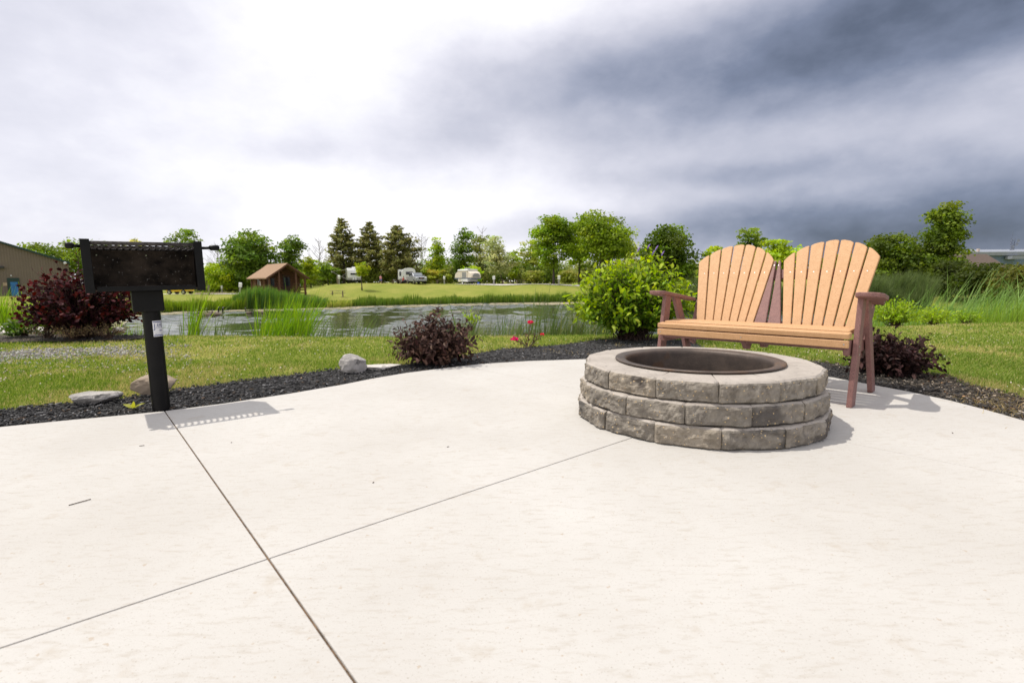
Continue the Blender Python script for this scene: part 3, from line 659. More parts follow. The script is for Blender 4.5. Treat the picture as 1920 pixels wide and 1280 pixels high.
for cr, (rad_o, z0, z1) in enumerate(((.663, .001, .100), (.646, .1025, .201), (.631, .2035, .303))):
    a_off = R(-101) + (0 if cr == 2 else (math.pi / NB if cr == 1 else .02))
    for b in range(NB):
        g = .0045 / rad_o; t0 = a_off + 2 * math.pi * b / NB + g; t1 = a_off + 2 * math.pi * (b + 1) / NB - g
        ro = rad_o + r_.normal() * .004
        p0 = np.array([math.cos(t0), math.sin(t0)]) * ro; p1 = np.array([math.cos(t1), math.sin(t1)]) * ro
        q0 = np.array([math.cos(t0), math.sin(t0)]) * .425; q1 = np.array([math.cos(t1), math.sin(t1)]) * .425
        tm = (t0 + t1) / 2; nrm = np.array([math.cos(tm), math.sin(tm)])
        nu, nv = 27, 14; s = np.linspace(0, 1, nu); v = np.linspace(0, 1, nv)
        S, T_ = np.meshgrid(s, v)
        es = np.minimum(S, 1 - S) * .27 / .016; ev = np.minimum(T_ * .1 / .008, (1 - T_) * .1 / .015)
        inset = .013 * (1 - np.clip(es, 0, 1)) ** 2 + .015 * (1 - np.clip(ev, 0, 1)) ** 1.6
        bulge = .003 * np.sin(np.pi * S) * np.sin(np.pi * T_)
        dsp = bulge - inset + (.012 * (vnoise(S * 5, T_ * 2.2, 1.0, 31 + cr * 20 + b) - .5) + .014 * (vnoise(S * 11, T_ * 4.5, 1.0, 71 + cr * 20 + b) - .5) + .008 * (vnoise(S * 25, T_ * 10, 1.0, 171 + cr * 20 + b) - .5)) * np.clip(np.minimum(es, ev) + .25, 0, 1)
        XY = p0[None, None] * (1 - S)[..., None] + p1[None, None] * S[..., None] + nrm[None, None] * dsp[..., None]
        Zv = z0 + (z1 - z0) * T_ - (.004 * (1 - np.clip(es, 0, 1)) ** 2) * (T_ > .9)
        Vb = [tuple(a) + (c,) for a, c in zip(XY.reshape(-1, 2), Zv.ravel())]
        Fb = [(j * nu + i, j * nu + i + 1, (j + 1) * nu + i + 1, (j + 1) * nu + i) for j in range(nv - 1) for i in range(nu - 1)]
        n0 = len(Vb); Vb += [(q0[0], q0[1], z0), (q1[0], q1[1], z0), (q0[0], q0[1], z1), (q1[0], q1[1], z1)]
        top = [(nv - 1) * nu + i for i in range(nu)]; bot = list(range(nu))
        Fb += [tuple(top + [n0 + 3, n0 + 2]), tuple(bot[::-1] + [n0, n0 + 1]), (n0 + 1, n0, n0 + 2, n0 + 3)]
        Fb += [tuple([j * nu for j in range(nv - 1, -1, -1)] + [n0, n0 + 2][:0] + [n0, n0 + 2]), tuple([j * nu + nu - 1 for j in range(nv)] + [n0 + 3, n0 + 1])]
        mb = MB().add(Vb, Fb); so_ = mb.build('stone_block', r_.choice([STONE, STONE2, STONET], p=[.45, .33, .22]), pit)
        so_.data.materials.append(CAP)                       # smooth cast top and its chamfer, sunlit brightness put into the colour
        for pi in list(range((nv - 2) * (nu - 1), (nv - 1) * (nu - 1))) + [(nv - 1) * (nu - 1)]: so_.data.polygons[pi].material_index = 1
ringm = MB()
ringm.lathe([(.380, .02), (.384, .285), (.386, .300), (.392, .309), (.402, .313), (.438, .3165), (.446, .3145), (.447, .308), (.444, .3085), (.400, .306), (.394, .300), (.392, .285), (.388, .02)], 72)
ringm.build('steel_ring', STEEL, pit, smooth=True)
am = MB(); am.lathe([(.001, .055), (.1, .062), (.2, .05), (.3, .045), (.382, .035)], 36); am.build('ash_bed', ASH, pit)

# ================================================================== BENCH
TAN = noise_mat('tan_poly_lumber', (.54, .308, .148), (.60, .35, .178), 30, .55, .25, 260, dist=.002, c3=(.44, .24, .11), s3=160, t3=.58, spec=.35)
PUR = noise_mat('plum_poly_lumber', (.215, .108, .095), (.27, .14, .124), 30, .55, .3, 260, dist=.002, c3=(.15, .072, .07), s3=200, t3=.56, spec=.35)
SCREW = noise_mat('screw_steel', (.42, .41, .40), (.55, .54, .53), 5, .35, metal=.9)
bench = empty('garden_bench', (1.511, 3.36, 0), R(-45.07), 'tan double fan-back garden bench with plum legs and arms beside the fire pit', 'bench')
YB, ZB_, YT, ZT_ = .45, .40, .795, 1.025; VL = math.hypot(YT - YB, ZT_ - ZB_); vy, vz = (YT - YB) / VL, (ZT_ - ZB_) / VL
def bk(u, v, dth=0.0): return (u, YB + v * vy + dth * vz, ZB_ + v * vz - dth * vy)
def back_slat(name, mat, poly, screws, th=.022):
    n = len(poly); V = [bk(u, v, 0) for u, v in poly] + [bk(u, v, th) for u, v in poly]
    F = [tuple(range(n)), tuple(range(2 * n - 1, n - 1, -1))] + [(i, i + n, (i + 1) % n + n, (i + 1) % n) for i in range(n)]
    o = MB().add(V, F).build(name, mat, bench, bevel=.0045, segs=3)
    for (u, v) in screws:
        a = bk(u, v, -.0006); b = bk(u, v, .004); MB().tube([a, b], .0040, 10).build('screw', SCREW, o)
LB = [(-.524, -.460), (-.452, -.394), (-.388, -.335), (-.328, -.274), (-.268, -.215), (-.208, -.157), (-.150, -.099)]
LTt = [(-.650, .564), (-.570, .634), (-.484, .683), (-.392, .707), (-.301, .713), (-.212, .690), (-.128, .640), (-.054, .567)]
RB = [(.111, .163), (.171, .225), (.233, .287), (.296, .351), (.359, .413), (.421, .474), (.482, .538)]
RTt = [(.008, .556), (.082, .628), (.168, .678), (.260, .703), (.352, .711), (.442, .688), (.528, .645), (.609, .569)]
for Bs, Ts in ((LB, LTt), (RB, RTt)):
    for i in range(7):
        (ua, va), (ub, vb) = Ts[i], Ts[i + 1]; gap = .005
        ua += gap; ub -= gap; um, vm = (ua + ub) / 2, (va + vb) / 2 + .009
        poly = [(Bs[i][0], .008), (Bs[i][1], .008), (ub, vb), ((um + ub) / 2, (vm + vb) / 2 + .004), (um, vm), ((um + ua) / 2, (vm + va) / 2 + .004), (ua, va)]
        tm_ = .66; uc = (Bs[i][0] + Bs[i][1]) / 2; uq = uc + (um - uc) * tm_
        back_slat('back_slat', TAN, poly, [(uc, .028), (uq, .46)])
back_slat('wedge_slat', PUR, [(-.092, .008), (-.006, .008), (-.040, .562), (-.052, .562)], [(-.046, .028), (-.045, .52)])
back_slat('wedge_slat', PUR, [(.006, .008), (.098, .008), (-.010, .562), (-.024, .562)], [(.05, .028), (-.016, .52)])
def brail(name, u0, u1, v, hgt): MB().add([bk(u, vv, d) for u in (u0, u1) for vv, d in ((v - hgt / 2, .023), (v + hgt / 2, .023), (v + hgt / 2, .05), (v - hgt / 2, .05))], [(0, 1, 2, 3), (7, 6, 5, 4), (0, 4, 5, 1), (1, 5, 6, 2), (2, 6, 7, 3), (3, 7, 4, 0)]).build(name, PUR, bench, bevel=.004)
brail('back_rail', -.60, .56, .46, .075); brail('back_rail', -.53, .54, .045, .06)
# seat
rl = MB().box((0, .011, .3725), (1.218, .022, .045)).build('seat_slat', TAN, bench, bevel=.005, segs=3)
for u in (-.585, 0, .585): MB().tube([(u, -.0008, .3725), (u, .004, .3725)], .0045, 10).build('screw', SCREW, rl)
MB().box((0, .040, .366), (1.15, .018, .066)).build('front_apron', PUR, bench, bevel=.003)
yy, zz = .000, .421; tilt = R(-5)
for i, (tl, zz) in enumerate(((4, .421), (2, .436), (0, .439), (-2, .437), (-3, .433))):
    wd = .076 if i else .07
    sl = MB().box((0, yy + wd / 2, zz), (1.218 if i == 0 else 1.19, wd, .034 if i == 0 else .026), Matrix.Rotation(R(tl), 3, 'X')).build('seat_slat', TAN, bench, bevel=.006, segs=3)
    for u in (-.57, .57): MB().tube([(u, yy + wd / 2, zz + (.0178 if i == 0 else .0138)), (u, yy + wd / 2, zz)], .0045, 10).build('screw', SCREW, sl)
    yy += wd + .010
for sx in (-1, 1):                               # side rails under the seat
    MB().prism([(.03, .318), (.05, .300), (.56, .292), (.60, .31), (.60, .355), (.03, .395)], 'x', sx * .590 - .015, sx * .590 + .015).build('seat_rail', PUR, bench, bevel=.004)
MB().prism([(.026, .392), (.026, .34), (.06, .318), (.085, .288), (.135, .280), (.15, .305), (.19, .335), (.26, .350), (.33, .338), (.38, .305), (.40, .268), (.47, .262), (.52, .30), (.52, .37)], 'x', -.016, .016).build('centre_bracket', PUR, bench, bevel=.004)
for sx in (-1, 1):
    x0, x1 = sorted((sx * .612, sx * .642))
    MB().prism([(.020, 0), (.108, 0), (.215, .640), (.130, .647)], 'x', x0, x1).build('front_leg', PUR, bench, bevel=.005, segs=3)
    MB().prism([(.588, 0), (.680, 0), (.345, .628), (.255, .637)], 'x', x0, x1).build('rear_leg', PUR, bench, bevel=.005, segs=3)
    # arm: broad rounded paddle sloping to the back
    def arm_pt(X, Y, d): return (sx * X, Y, .674 - (Y - .07) * .125 + d)
    out = [(.600, .135), (.606, .085), (.630, .062), (.690, .060), (.728, .080), (.745, .13), (.742, .26), (.715, .34), (.690, .44), (.672, .60), (.600, .60)]
    n = len(out); V = [arm_pt(a, b, 0) for a, b in out] + [arm_pt(a, b, -.028) for a, b in out]
    F = [tuple(range(n)), tuple(range(2 * n - 1, n - 1, -1))] + [(i, i + n, (i + 1) % n + n, (i + 1) % n) for i in range(n)]
    MB().add(V, F).build('arm', PUR, bench, bevel=.007, segs=3)
    MB().bar((sx * .575, .50, .25), (sx * .592, .655, .575), .028, .08, (0, 1, 0)).build('back_post', PUR, bench, bevel=.004)
    for (Y, Z) in ((.085, .355), (.10, .305)):
        MB().tube([(sx * .640, Y + .02, Z), (sx * .6445, Y + .02, Z)], .006, 10).build('screw', SCREW, bench)

# ================================================================== GRILL
BLK = noise_mat('black_paint', (.004, .004, .0043), (.008, .0075, .0075), 12, .38, .2, 150, dist=.002, c3=(.05, .045, .042), s3=110, t3=.72, spec=.16)
SOOT = noise_mat('sooty_steel', (.016, .013, .011), (.075, .057, .043), 14, .9, .5, 80, dist=.003, c3=(.30, .28, .26), s3=70, t3=.655, spec=.1)
GX, GY = G(303, 767)
GYAW = R(38)
grill = empty('park_grill', (GX, GY, 0), GYAW, 'black pedestal charcoal grill on a round post in the mulch at the patio edge', 'grill')
grill.rotation_euler = (0, -.015, GYAW); xo = -.007; W2 = .270; zb, zt = .712, .975
MB().tube([(0, 0, -.05), (0, 0, .62)], .046, 40).build('post', BLK, grill, smooth=False)
MB().box((-.012, 0, .652), (.150, .150, .122)).build('sleeve', BLK, grill, bevel=.006)
fb = MB()
fb.box((xo, 0, zb + .006), (2 * W2 - .005, .35, .008)); fb.build('firebox_floor', SOOT, grill)
fb = MB(); fb.box((xo, .172, (zb + zt) / 2 + .003), (2 * W2 - .005, .006, zt - zb - .004)); fb.build('back_panel', SOOT, grill)
for sx in (-1, 1):
    sp = MB(); X = xo + sx * W2
    sp.box((X, 0, (zb + zt) / 2), (.007, .35, zt - zb + .012)); sp.box((X - sx * .0165, -.1785, (zb + zt) / 2 + .004), (.040, .007, zt - zb + .02))
    sp.build('side_plate', BLK, grill, bevel=.002)
    hd = MB(); z_ = zt - .022; q_ = 1.0 if sx > 0 else .66
    hd.tube([(X + sx * .004, -.13, z_), (X + sx * q_ * .075, -.135, z_ + .002)], .0085, 12)
    hd.tube([(X + sx * q_ * .045, -.135, z_ + .001), (X + sx * q_ * .052, -.135, z_ + .002), (X + sx * q_ * .088, -.136, z_ + .003), (X + sx * q_ * .097, -.136, z_ + .003), (X + sx * q_ * .1, -.136, z_ + .003)], [.010, .0155, .0165, .0135, .004], 14)
    hd.build('grate_handle', BLK, grill, smooth=True)
MB().box((xo, -.174, zb + .011), (2 * W2 - .09, .007, .022)).box((xo, -.165, zb + .0235), (2 * W2 - .09, .022, .004)).build('front_lip', BLK, grill, bevel=.0015)
gt = MB()
gt.box((xo, -.170, zt - .006), (2 * W2 - .008, .016, .020)); gt.box((xo, .150, zt - .022), (2 * W2 - .014, .012, .012))
for i in range(17):
    gt.tube([(xo - W2 + .032 + i * (2 * W2 - .064) / 16 - .011, -.172, zt - .021), (xo - W2 + .032 + i * (2 * W2 - .064) / 16 + .009, -.166, zt - .025)], [.0055, .007], 8)
    X = xo - W2 + .032 + i * (2 * W2 - .064) / 16
    gt.tube([(X - .006, -.168, zt - .026), (X + .004, -.13, zt - .026), (X, -.06, zt - .024), (X, .15, zt - .024)], [.007, .0062, .0055, .0055], 8)
gt.build('grate', noise_mat('grate_steel', (.02, .018, .017), (.09, .08, .075), 40, .6, .4, 150, metal=.5, dist=.002), grill, smooth=True)
for u in (-.215, .02, .225):                     # bolt holes, the light coming through painted on as pale discs
    MB().tube([(xo + u, .167, zt - .055), (xo + u, .1685, zt - .055)], .0035, 10).build('hole_light', noise_mat('hole_light_tint', (.55, .6, .4), (.6, .65, .45), 5, .5), grill)
# the maker's sticker, wrapped round the post
WHT = noise_mat('sticker_white', (.72, .72, .72), (.76, .76, .76), 5, .45)
NAVY = noise_mat('sticker_navy', (.012, .03, .16), (.015, .035, .19), 5, .45)
camdir = math.atan2(0 - GY, 0 - GX) - GYAW
def cyl(a, z, r=.0466): return (r * math.cos(camdir + a), r * math.sin(camdir + a), z)
def patch(name, a0, a1, z0, z1, r, mat, par):
    n = 14; V = []; F = []
    for i in range(n + 1):
        a = a0 + (a1 - a0) * i / n; V += [cyl(a, z0, r), cyl(a, z1, r)]
        if i: j = 2 * i; F.append((j - 2, j, j + 1, j - 1))
    return MB().add(V, F).build(name, mat, par)
SA0, SA1 = R(0), R(112)
st = patch('sticker', SA0, SA1, .443, .535, .0466, WHT, grill)
patch('stripe', SA0 + .06, SA1 - .06, .525, .530, .0469, NAVY, st); patch('stripe', SA0 + .06, SA1 - .06, .447, .4525, .0469, NAVY, st)
def wrap_text(body, size, a, z, sx=1.0):
    cu = bpy.data.curves.new('lettering', 'FONT'); cu.body = body; cu.size = size; cu.resolution_u = 3
    tmp = bpy.data.objects.new('lettering', cu); COL.objects.link(tmp); dg = bpy.context.evaluated_depsgraph_get(); dg.update()
    me = bpy.data.meshes.new_from_object(tmp.evaluated_get(dg)); bpy.data.objects.remove(tmp)
    for v in me.vertices: x, y_ = v.co.x * sx, v.co.y; v.co = cyl(a + x / .0466, z + y_, .0470)
    me.materials.clear(); me.materials.append(NAVY); o = link(bpy.data.objects.new('lettering', me), st); return o
wrap_text('J', .042, SA0 + .10, .489, .85); wrap_text('AMESTOWN', .030, SA0 + .42, .498, .60)
wrap_text('800', .015, SA0 + .70, .472, 1.1); wrap_text('ADVANCED PRODUCTS', .006, SA0 + .34, .492); wrap_text('park and recreation equipment', .0055, SA0 + .18, .458)

# ================================================================== ROCKS
def rock(name, px, py, dims, rz, label, mat, seed, flat=.0, sink=.15, base=-.015):
    import bmesh
    from mathutils import noise as mnoise
    bm = bmesh.new(); bmesh.ops.create_icosphere(bm, subdivisions=4, radius=1.0); r = np.random.default_rng(seed)
    cuts = [(unit(r.normal(size=3)), .55 + .3 * r.random()) for _ in range(11)]
    if flat: cuts.append((np.array([.05, -.06, 1.0]), flat))
    for v in bm.verts:
        p = np.array(v.co)
        for nrm, dd in cuts:
            e = p @ nrm - dd
            if e > 0: p = p - nrm * e * .93
        q = Vector(p * 1.3 + seed); p = p * (1 + .10 * mnoise.noise(q) + .06 * mnoise.noise(q * 2.7) + .03 * mnoise.noise(q * 7))
        v.co = (p[0] * dims[0], p[1] * dims[1], p[2] * dims[2])
    me = bpy.data.meshes.new(name); bm.to_mesh(me); bm.free(); me.materials.append(mat)
    o = link(bpy.data.objects.new(name, me)); x, y = G(px, py, base); o.location = (x, y, base + dims[2] * (1 - sink) * .75); o.rotation_euler = (0, 0, rz)
    return tag(o, label, 'rock')
RK1 = noise_mat('grey_boulder', (.30, .28, .26), (.50, .47, .44), 6, .9, .8, 30, dist=.02, c3=(.17, .16, .15), s3=9, t3=.60)
RK2 = noise_mat('brown_boulder', (.26, .20, .145), (.38, .30, .225), 5, .85, .4, 30, dist=.01)
RK3 = noise_mat('pale_flagstone', (.48, .45, .41), (.62, .58, .54), 6, .9, .6, 30, dist=.015, c3=(.3, .28, .25), s3=9, t3=.6)
rock('rock', 663, 698, (.118, .105, .115), .4, 'rounded grey boulder in the mulch left of the dark red shrub', RK1, 3, sink=.2)
rock('rock', 180, 758, (.145, .08, .062), .55, 'low flat grey rock in the mulch left of the grill post', RK1, 8, flat=.6)
rock('rock', 292, 741, (.150, .10, .098), .3, 'smooth brown boulder partly hidden behind the grill post', RK2, 5, sink=.3)
rock('rock', 716, 692, (.19, .12, .035), .2, 'pale flat stone between the rounded boulder and the dark red shrub', RK3, 12, flat=.4)
rock('rock', 226, 624, (.10, .08, .06), .2, 'small white stone at the right end of the smoke bush bed', RK3, 14)

# ================================================================== NEAR SHRUBS
def at(px, py, z=-.01): x, y = G(px, py, z); return (x, y, z)
DKR = [(.068, .036, .029), (.105, .056, .043), (.040, .022, .019), (.14, .082, .064)]
c = at(806, 690); shrub('weigela_shrub', (c[0], c[1] + .26, c[2]), (.39, .36, .44), 230, 12, .074, DKR, LEAFG, 'dark burgundy mounded shrub at the patio edge left of the rose', 'shrub', seed=4, tall=[(.06, 0, .56), (.02, .05, .50), (.10, -.03, .52), (-.05, 0, .47), (.44, .02, .22), (-.43, 0, .20)], up=.5, lowcut=-.35, start=.3, droop=.08)
c = at(1712, 712); shrub('weigela_shrub', (c[0], c[1] + .24, c[2]), (.33, .30, .31), 200, 11, .068, [(.035, .016, .016), (.06, .028, .026), (.02, .01, .01), (.075, .04, .036)], LEAFG, 'low dark burgundy shrub in the mulch to the right of the bench', 'shrub', seed=9, lowcut=-.35, droop=.1, tall=[(-.26, 0, .36), (.02, 0, .37), (.28, 0, .33)], start=.3)
c = at(1190, 640); gx, gy = c[0], c[1] + .25
shrub('butterfly_bush', (gx + .02, gy, -.02), (.80, .66, 1.06), 520, 13, .118, [(.21, .33, .022), (.145, .255, .018), (.26, .38, .03), (.09, .165, .014)], LEAF, 'large bright green leafy bush behind the left end of the bench', 'bush', seed=3, lowcut=-.30, start=.3, up=.55, newcols=[(.46, .55, .035), (.38, .48, .025)], stemr=.006,
      tall=[(-.10, 0, 1.10), (.05, .05, 1.17), (.18, 0, 1.21), (.28, .1, 1.19), (.36, 0, 1.12), (.24, 0, 1.13), (.0, .1, 1.08), (-.2, 0, 1.04), (.46, 0, 1.08), (-.76, 0, .72), (-.72, .1, .60), (.54, 0, .98)])
pur = noise_mat('purple_flower', (.20, .12, .42), (.30, .18, .55), 20, .7)
bb = [o for o in COL.objects if o.name.startswith('butterfly_bush')][0]
for (dx, dz) in ((.18, 1.22), (.28, 1.20), (.36, 1.13), (.05, 1.18), (.24, 1.14)):
    MB().tube([(dx, 0, dz - .05), (dx + .012, 0, dz - .025), (dx + .028, 0, dz), (dx + .036, 0, dz + .01)], [.006, .009, .007, .002], 8).build('flower_spike', pur, bb)
c = at(150, 632, 0.0)
shrub('smoke_bush', (c[0] + .02, c[1] + .05, .0), (.80, .68, .98), 480, 14, .078, [(.030, .008, .011), (.045, .011, .014), (.020, .006, .009), (.065, .022, .030)], LEAFG, 'dark wine-red smoke bush in the bed behind the grill', 'bush', T=ROUND, seed=6, lowcut=-.28, start=.14, up=.5, newcols=[(.13, .012, .010), (.09, .012, .012)], stemr=.007, droop=.05,
      tall=[(.06, 0, 1.28), (.10, .05, 1.20), (.02, 0, 1.17), (.32, 0, 1.12), (-.30, 0, 1.12), (-.62, 0, .95), (-.84, 0, .73), (-.80, .1, .70), (.92, 0, .72), (.86, 0, .62), (.80, 0, .66)])
c = at(45, 630, 0); shrub('perennial_plant', c, (.26, .22, .27), 60, 8, .085, [(.09, .17, .02), (.06, .12, .015), (.13, .22, .03)], LEAF, 'small green leafy perennial at the left end of the smoke bush bed', 'plant', seed=21, lowcut=-.3, newcols=[(.2, .26, .05)])
DRY = [(.38, .27, .16), (.48, .36, .22), (.26, .18, .10)]
for i, (px, py, w_, h_, lb) in enumerate(((92, 634, .36, .30, 'dried brown flower stalks beside the green perennial'), (204, 634, .34, .26, 'dried brown plant under the right side of the smoke bush'), (138, 636, .34, .22, 'dried tan plant under the middle of the smoke bush'))):
    shrub('dried_plant', at(px, py, 0), (w_, .22, h_), 60, 9, .035, DRY, LEAF, lb, 'plant', seed=30 + i, lowcut=-.2, stemmat=STEM)
c = at(870, 634, -.1); shrub('sapling_plant', (c[0], c[1] + 1.4, -.12), (.16, .16, .42), 12, 9, .07, [(.26, .36, .03), (.32, .42, .05)], LEAF, 'pale lime green plant at the lawn edge right of the burgundy shrub', 'plant', seed=41, lowcut=.1)
c = at(1700, 606, -.06); shrub('lime_bush', (c[0], c[1] + .3, -.15), (.58, .45, .52), 130, 12, .075, [(.30, .42, .03), (.38, .50, .04), (.22, .34, .025)], LEAF, 'round lime green bush at the lawn edge right of the bench', 'bush', seed=43)
c = at(1775, 604, -.06); shrub('lime_bush', (c[0], c[1] + .3, -.15), (.40, .35, .38), 70, 10, .07, [(.30, .42, .03), (.36, .48, .04)], LEAF, 'small lime green bush second from the bench at the lawn edge', 'bush', seed=44)
c = at(1838, 603, -.06); shrub('lime_bush', (c[0], c[1] + .3, -.15), (.30, .25, .30), 40, 10, .065, [(.24, .36, .03), (.30, .42, .04)], LEAF, 'smallest and rightmost lime green weed clump below the cattails', 'bush', seed=45)
# rose with three pink blooms
c = at(988, 651); rose = empty('rose_bush', c, 0, 'sparse rose bush with three bright pink blooms in the mulch', 'rose'); rose.scale = (.86, .86, .76)
CANE = noise_mat('rose_cane', (.10, .07, .045), (.28, .22, .15), 14, .8)
mb = MB()
canes = [[(0, 0, 0), (.02, 0, .12), (.035, 0, .27), (.045, .01, .36)], [(0, 0, 0), (-.06, 0, .06), (-.13, 0, .10), (-.165, 0, .115)], [(.02, 0, 0), (.10, .02, .08), (.17, .02, .15), (.20, .02, .18)], [(.05, 0, 0), (.09, 0, .12), (.105, 0, .22), (.115, 0, .27)], [(.04, 0, .01), (.12, .02, .1), (.15, .02, .2), (.175, .02, .24)], [(0, 0, 0), (-.1, .03, .13), (-.2, .04, .19)], [(0, .02, 0), (-.03, .02, .1), (-.01, .02, .22)], [(.02, 0, 0), (.07, .03, .05), (.14, .05, .07)]]
for q in canes: mb.tube(q, [.007] + [.005] * (len(q) - 2) + [.0025], 6)
mb.build('cane', CANE, rose)
r = np.random.default_rng(5)
for i, (bx, by, bz, s_, cl_) in enumerate(((.045, .01, .375, .036, (.78, .025, .12)), (-.165, 0, .12, .044, (.80, .015, .22)), (.205, .02, .19, .026, (.80, .05, .12)))):
    n = 46; d = rdir(n, r); d[:, 2] = np.abs(d[:, 2]) * .9 - .15; C = np.array([bx, by, bz]) + d * s_ * .55
    V, F, k = place(ROUND, C, d + r.normal(size=(n, 3)) * .5, rdir(n, r), s_ * (.55 + .4 * r.random(n)))
    mesh_np('bloom', V, F, LEAF, rose, np.repeat(tints(n, [cl_], r, .25), k, 0))
n = 230; ci = r.integers(0, len(canes), n); C = np.array([np.array(canes[i][min(len(canes[i]) - 1, 1 + int(r.random() * 3))]) * (.5 + .5 * r.random()) for i in ci]) + r.normal(size=(n, 3)) * .024; C[:, 2] = np.abs(C[:, 2])
V, F, k = place(LEAFT, C, rdir(n, r), np.array([0, 0, 1.]) + r.normal(size=(n, 3)) * .5, .02 + .022 * r.random(n))
mesh_np('foliage', V, F, LEAFG, rose, np.repeat(tints(n, [(.12, .03, .025), (.10, .12, .04), (.16, .07, .04), (.12, .15, .05)], r), k, 0))
# weed sprout, straw and litter
c = at(252, 769); wd = MB(); 
n = 5; A = np.array([(-.9, 0, .5), (.9, 0, .6), (.15, -.3, .8), (-.3, .3, .7), (.4, .2, .5)]); V, F, k = place(LEAFT, np.tile(np.array([[0, 0, .01]]), (n, 1)), A, np.array([0, -.3, 1.]) + 0 * A, np.array([.075, .075, .06, .04, .04]) )
o = mesh_np('weed_sprout', V, F, LEAF, None, np.tile(np.array([.42, .42, .06]), (n * k, 1))); o.location = c; tag(o, 'yellow green weed sprout in the mulch beside the grill post', 'weed')
def straw(name, label, pts, n, ln, cols, seed, up=.35, w=.003):
    r = np.random.default_rng(seed); pts = np.array(pts); q = pts[r.integers(0, len(pts), n)] + r.normal(size=(n, 3)) * np.array([.10, .06, 0]); q[:, 2] = -.01
    L_ = r.normal(size=(n, 3)) * ln; L_[:, 2] = 0; c = tints(n, cols, r)
    blades(name, q, np.abs(r.normal(size=n)) * ln * up + .006, np.full(n, w), L_, c, c, GRASS, 3, label, 'straw')
straw('dry_straw', 'pale straw runner lying on the mulch left of the fire pit', [G(px, py) + (0,) for px, py in ((1035, 655), (1050, 657), (1065, 659), (1080, 662), (1092, 663), (1160, 647), (1180, 645), (1215, 641))], 160, .07, [(.62, .48, .22), (.52, .40, .18)], 3)
straw('dry_grass', 'dry yellow grass at the right end of the mulch bed', [G(px, py) + (0,) for px, py in ((1850, 750), (1870, 755), (1890, 762), (1910, 770), (1930, 775), (1950, 770), (1900, 748), (1985, 790), (1840, 742), (1860, 762), (1900, 775))], 2200, .06, [(.50, .38, .17), (.42, .30, .14), (.34, .26, .10)], 4, .3)
lit = MB()
for px, py, L_, a in ((150, 942, .030, .9), (266, 836, .010, .3), (434, 830, .003, .5), (840, 838, .005, .2), (1786, 812, .005, 1.2), (700, 905, .0035, 1)):
    x, y = G(px, py); lit.bar((x - math.cos(a) * L_, y - math.sin(a) * L_, .002), (x + math.cos(a) * L_, y + math.sin(a) * L_, .003), .003, .002)
tag(lit.build('litter', noise_mat('twig', (.06, .045, .035), (.12, .09, .07), 30, .9)), 'tiny twigs and specks lying on the concrete', 'debris', kind='stuff')

# ================================================================== ROADS
def ribbon(name, pts, width, mat, lift=.04):
    pts = np.array(pts, float); t = np.linspace(0, len(pts) - 1, 60); i = np.minimum(t.astype(int), len(pts) - 2); f = (t - i)[:, None]; c = pts[i] * (1 - f) + pts[i + 1] * f
    d = unit(np.gradient(c, axis=0)); nrm = np.stack([-d[:, 1], d[:, 0]], -1); a = c + nrm * width / 2; b = c - nrm * width / 2
    V = np.zeros((60, 3, 3)); V[:, 0, :2] = a; V[:, 1, :2] = c; V[:, 2, :2] = b; V[..., 2] = terrain(V[..., 0], V[..., 1]) + lift
    k = np.arange(59) * 3; F = np.concatenate([np.stack([k + j + 1, k + j, k + j + 3, k + j + 4], -1) for j in (0, 1)])
    return tag(mesh_np(name, V, F, mat), kind='structure')
GRV = noise_mat('gravel_road', (.46, .43, .39), (.58, .55, .51), 1.2, .95, .3, 12)
ribbon('road', [(P(px, 530, y)[0], y) for px, y in ((860, 93), (930, 90), (1000, 86), (1110, 81), (1250, 78), (1450, 76))], 3.6, GRV, .07)
ribbon('road', [(P(px, 548, y)[0], y) for px, y in ((60, 70), (200, 67.5), (300, 66.5), (380, 66.8), (455, 69), (500, 76))], 3.4, GRV, .07)

# ================================================================== FAR TREES
G1 = [(.085, .145, .018), (.11, .18, .022), (.06, .105, .014)]           # fresh maple green
G2 = [(.075, .125, .028), (.10, .155, .035), (.05, .09, .02)]            # mid green
G3 = [(.13, .20, .025), (.17, .24, .03), (.10, .15, .02)]                # yellow green
G4 = [(.055, .10, .025), (.075, .13, .03), (.04, .07, .018)]             # dark green
SIL = [(.165, .205, .17), (.13, .17, .13), (.20, .24, .21)]
tree('broad_tree', 70, 78, 456, 100, G2, 'broad green tree behind the tan metal building', seed=1, shape=[(0, 0, .58, 1, .4)], n=2600, trunk=True)
tree('broad_tree', 158, 80, 446, 115, G2, 'broad green tree rising behind the left end of the grill', seed=2, shape=[(0, 0, .58, 1, .4)], n=3000)
tree('broad_tree', 250, 96, 446, 70, [(.17, .20, .10), (.22, .25, .13)], 'pale feathery treetop seen above the middle of the grill', seed=3, n=900, nclump=30, clr=.12)
tree('broad_tree', 353, 92, 431, 66, G2, 'open-crowned tree rising above the right end of the grill', seed=4, shape=[(0, 0, .74, 1, .25), (.1, 0, .5, .7, .25)], n=1500, nclump=60, clr=.13)
tree('bush_tree', 410, 86, 494, 62, G3, 'rounded yellow green bush tree right of the grill handle', seed=5, shape=[(0, 0, .5, 1, .5)], n=1500)
tree('bush_tree', 450, 88, 505, 60, G2, 'low green bush tree left of the log cabin', seed=6, shape=[(0, 0, .5, 1, .5)], n=1400)
tree('oak_tree', 478, 84, 432, 100, G4, 'large dark green oak behind the log cabin', seed=7, shape=[(-.1, 0, .62, .95, .36), (.25, 0, .5, .7, .3), (-.35, 0, .45, .6, .25)], n=4600, nclump=80, ls=.34)
tree('oak_tree', 545, 86, 440, 52, G4, 'loose dark green tree to the right of the log cabin roof', seed=8, shape=[(.1, 0, .74, 1, .24), (-.1, 0, .45, .8, .25)], n=1700, clr=.2, wind=.5)
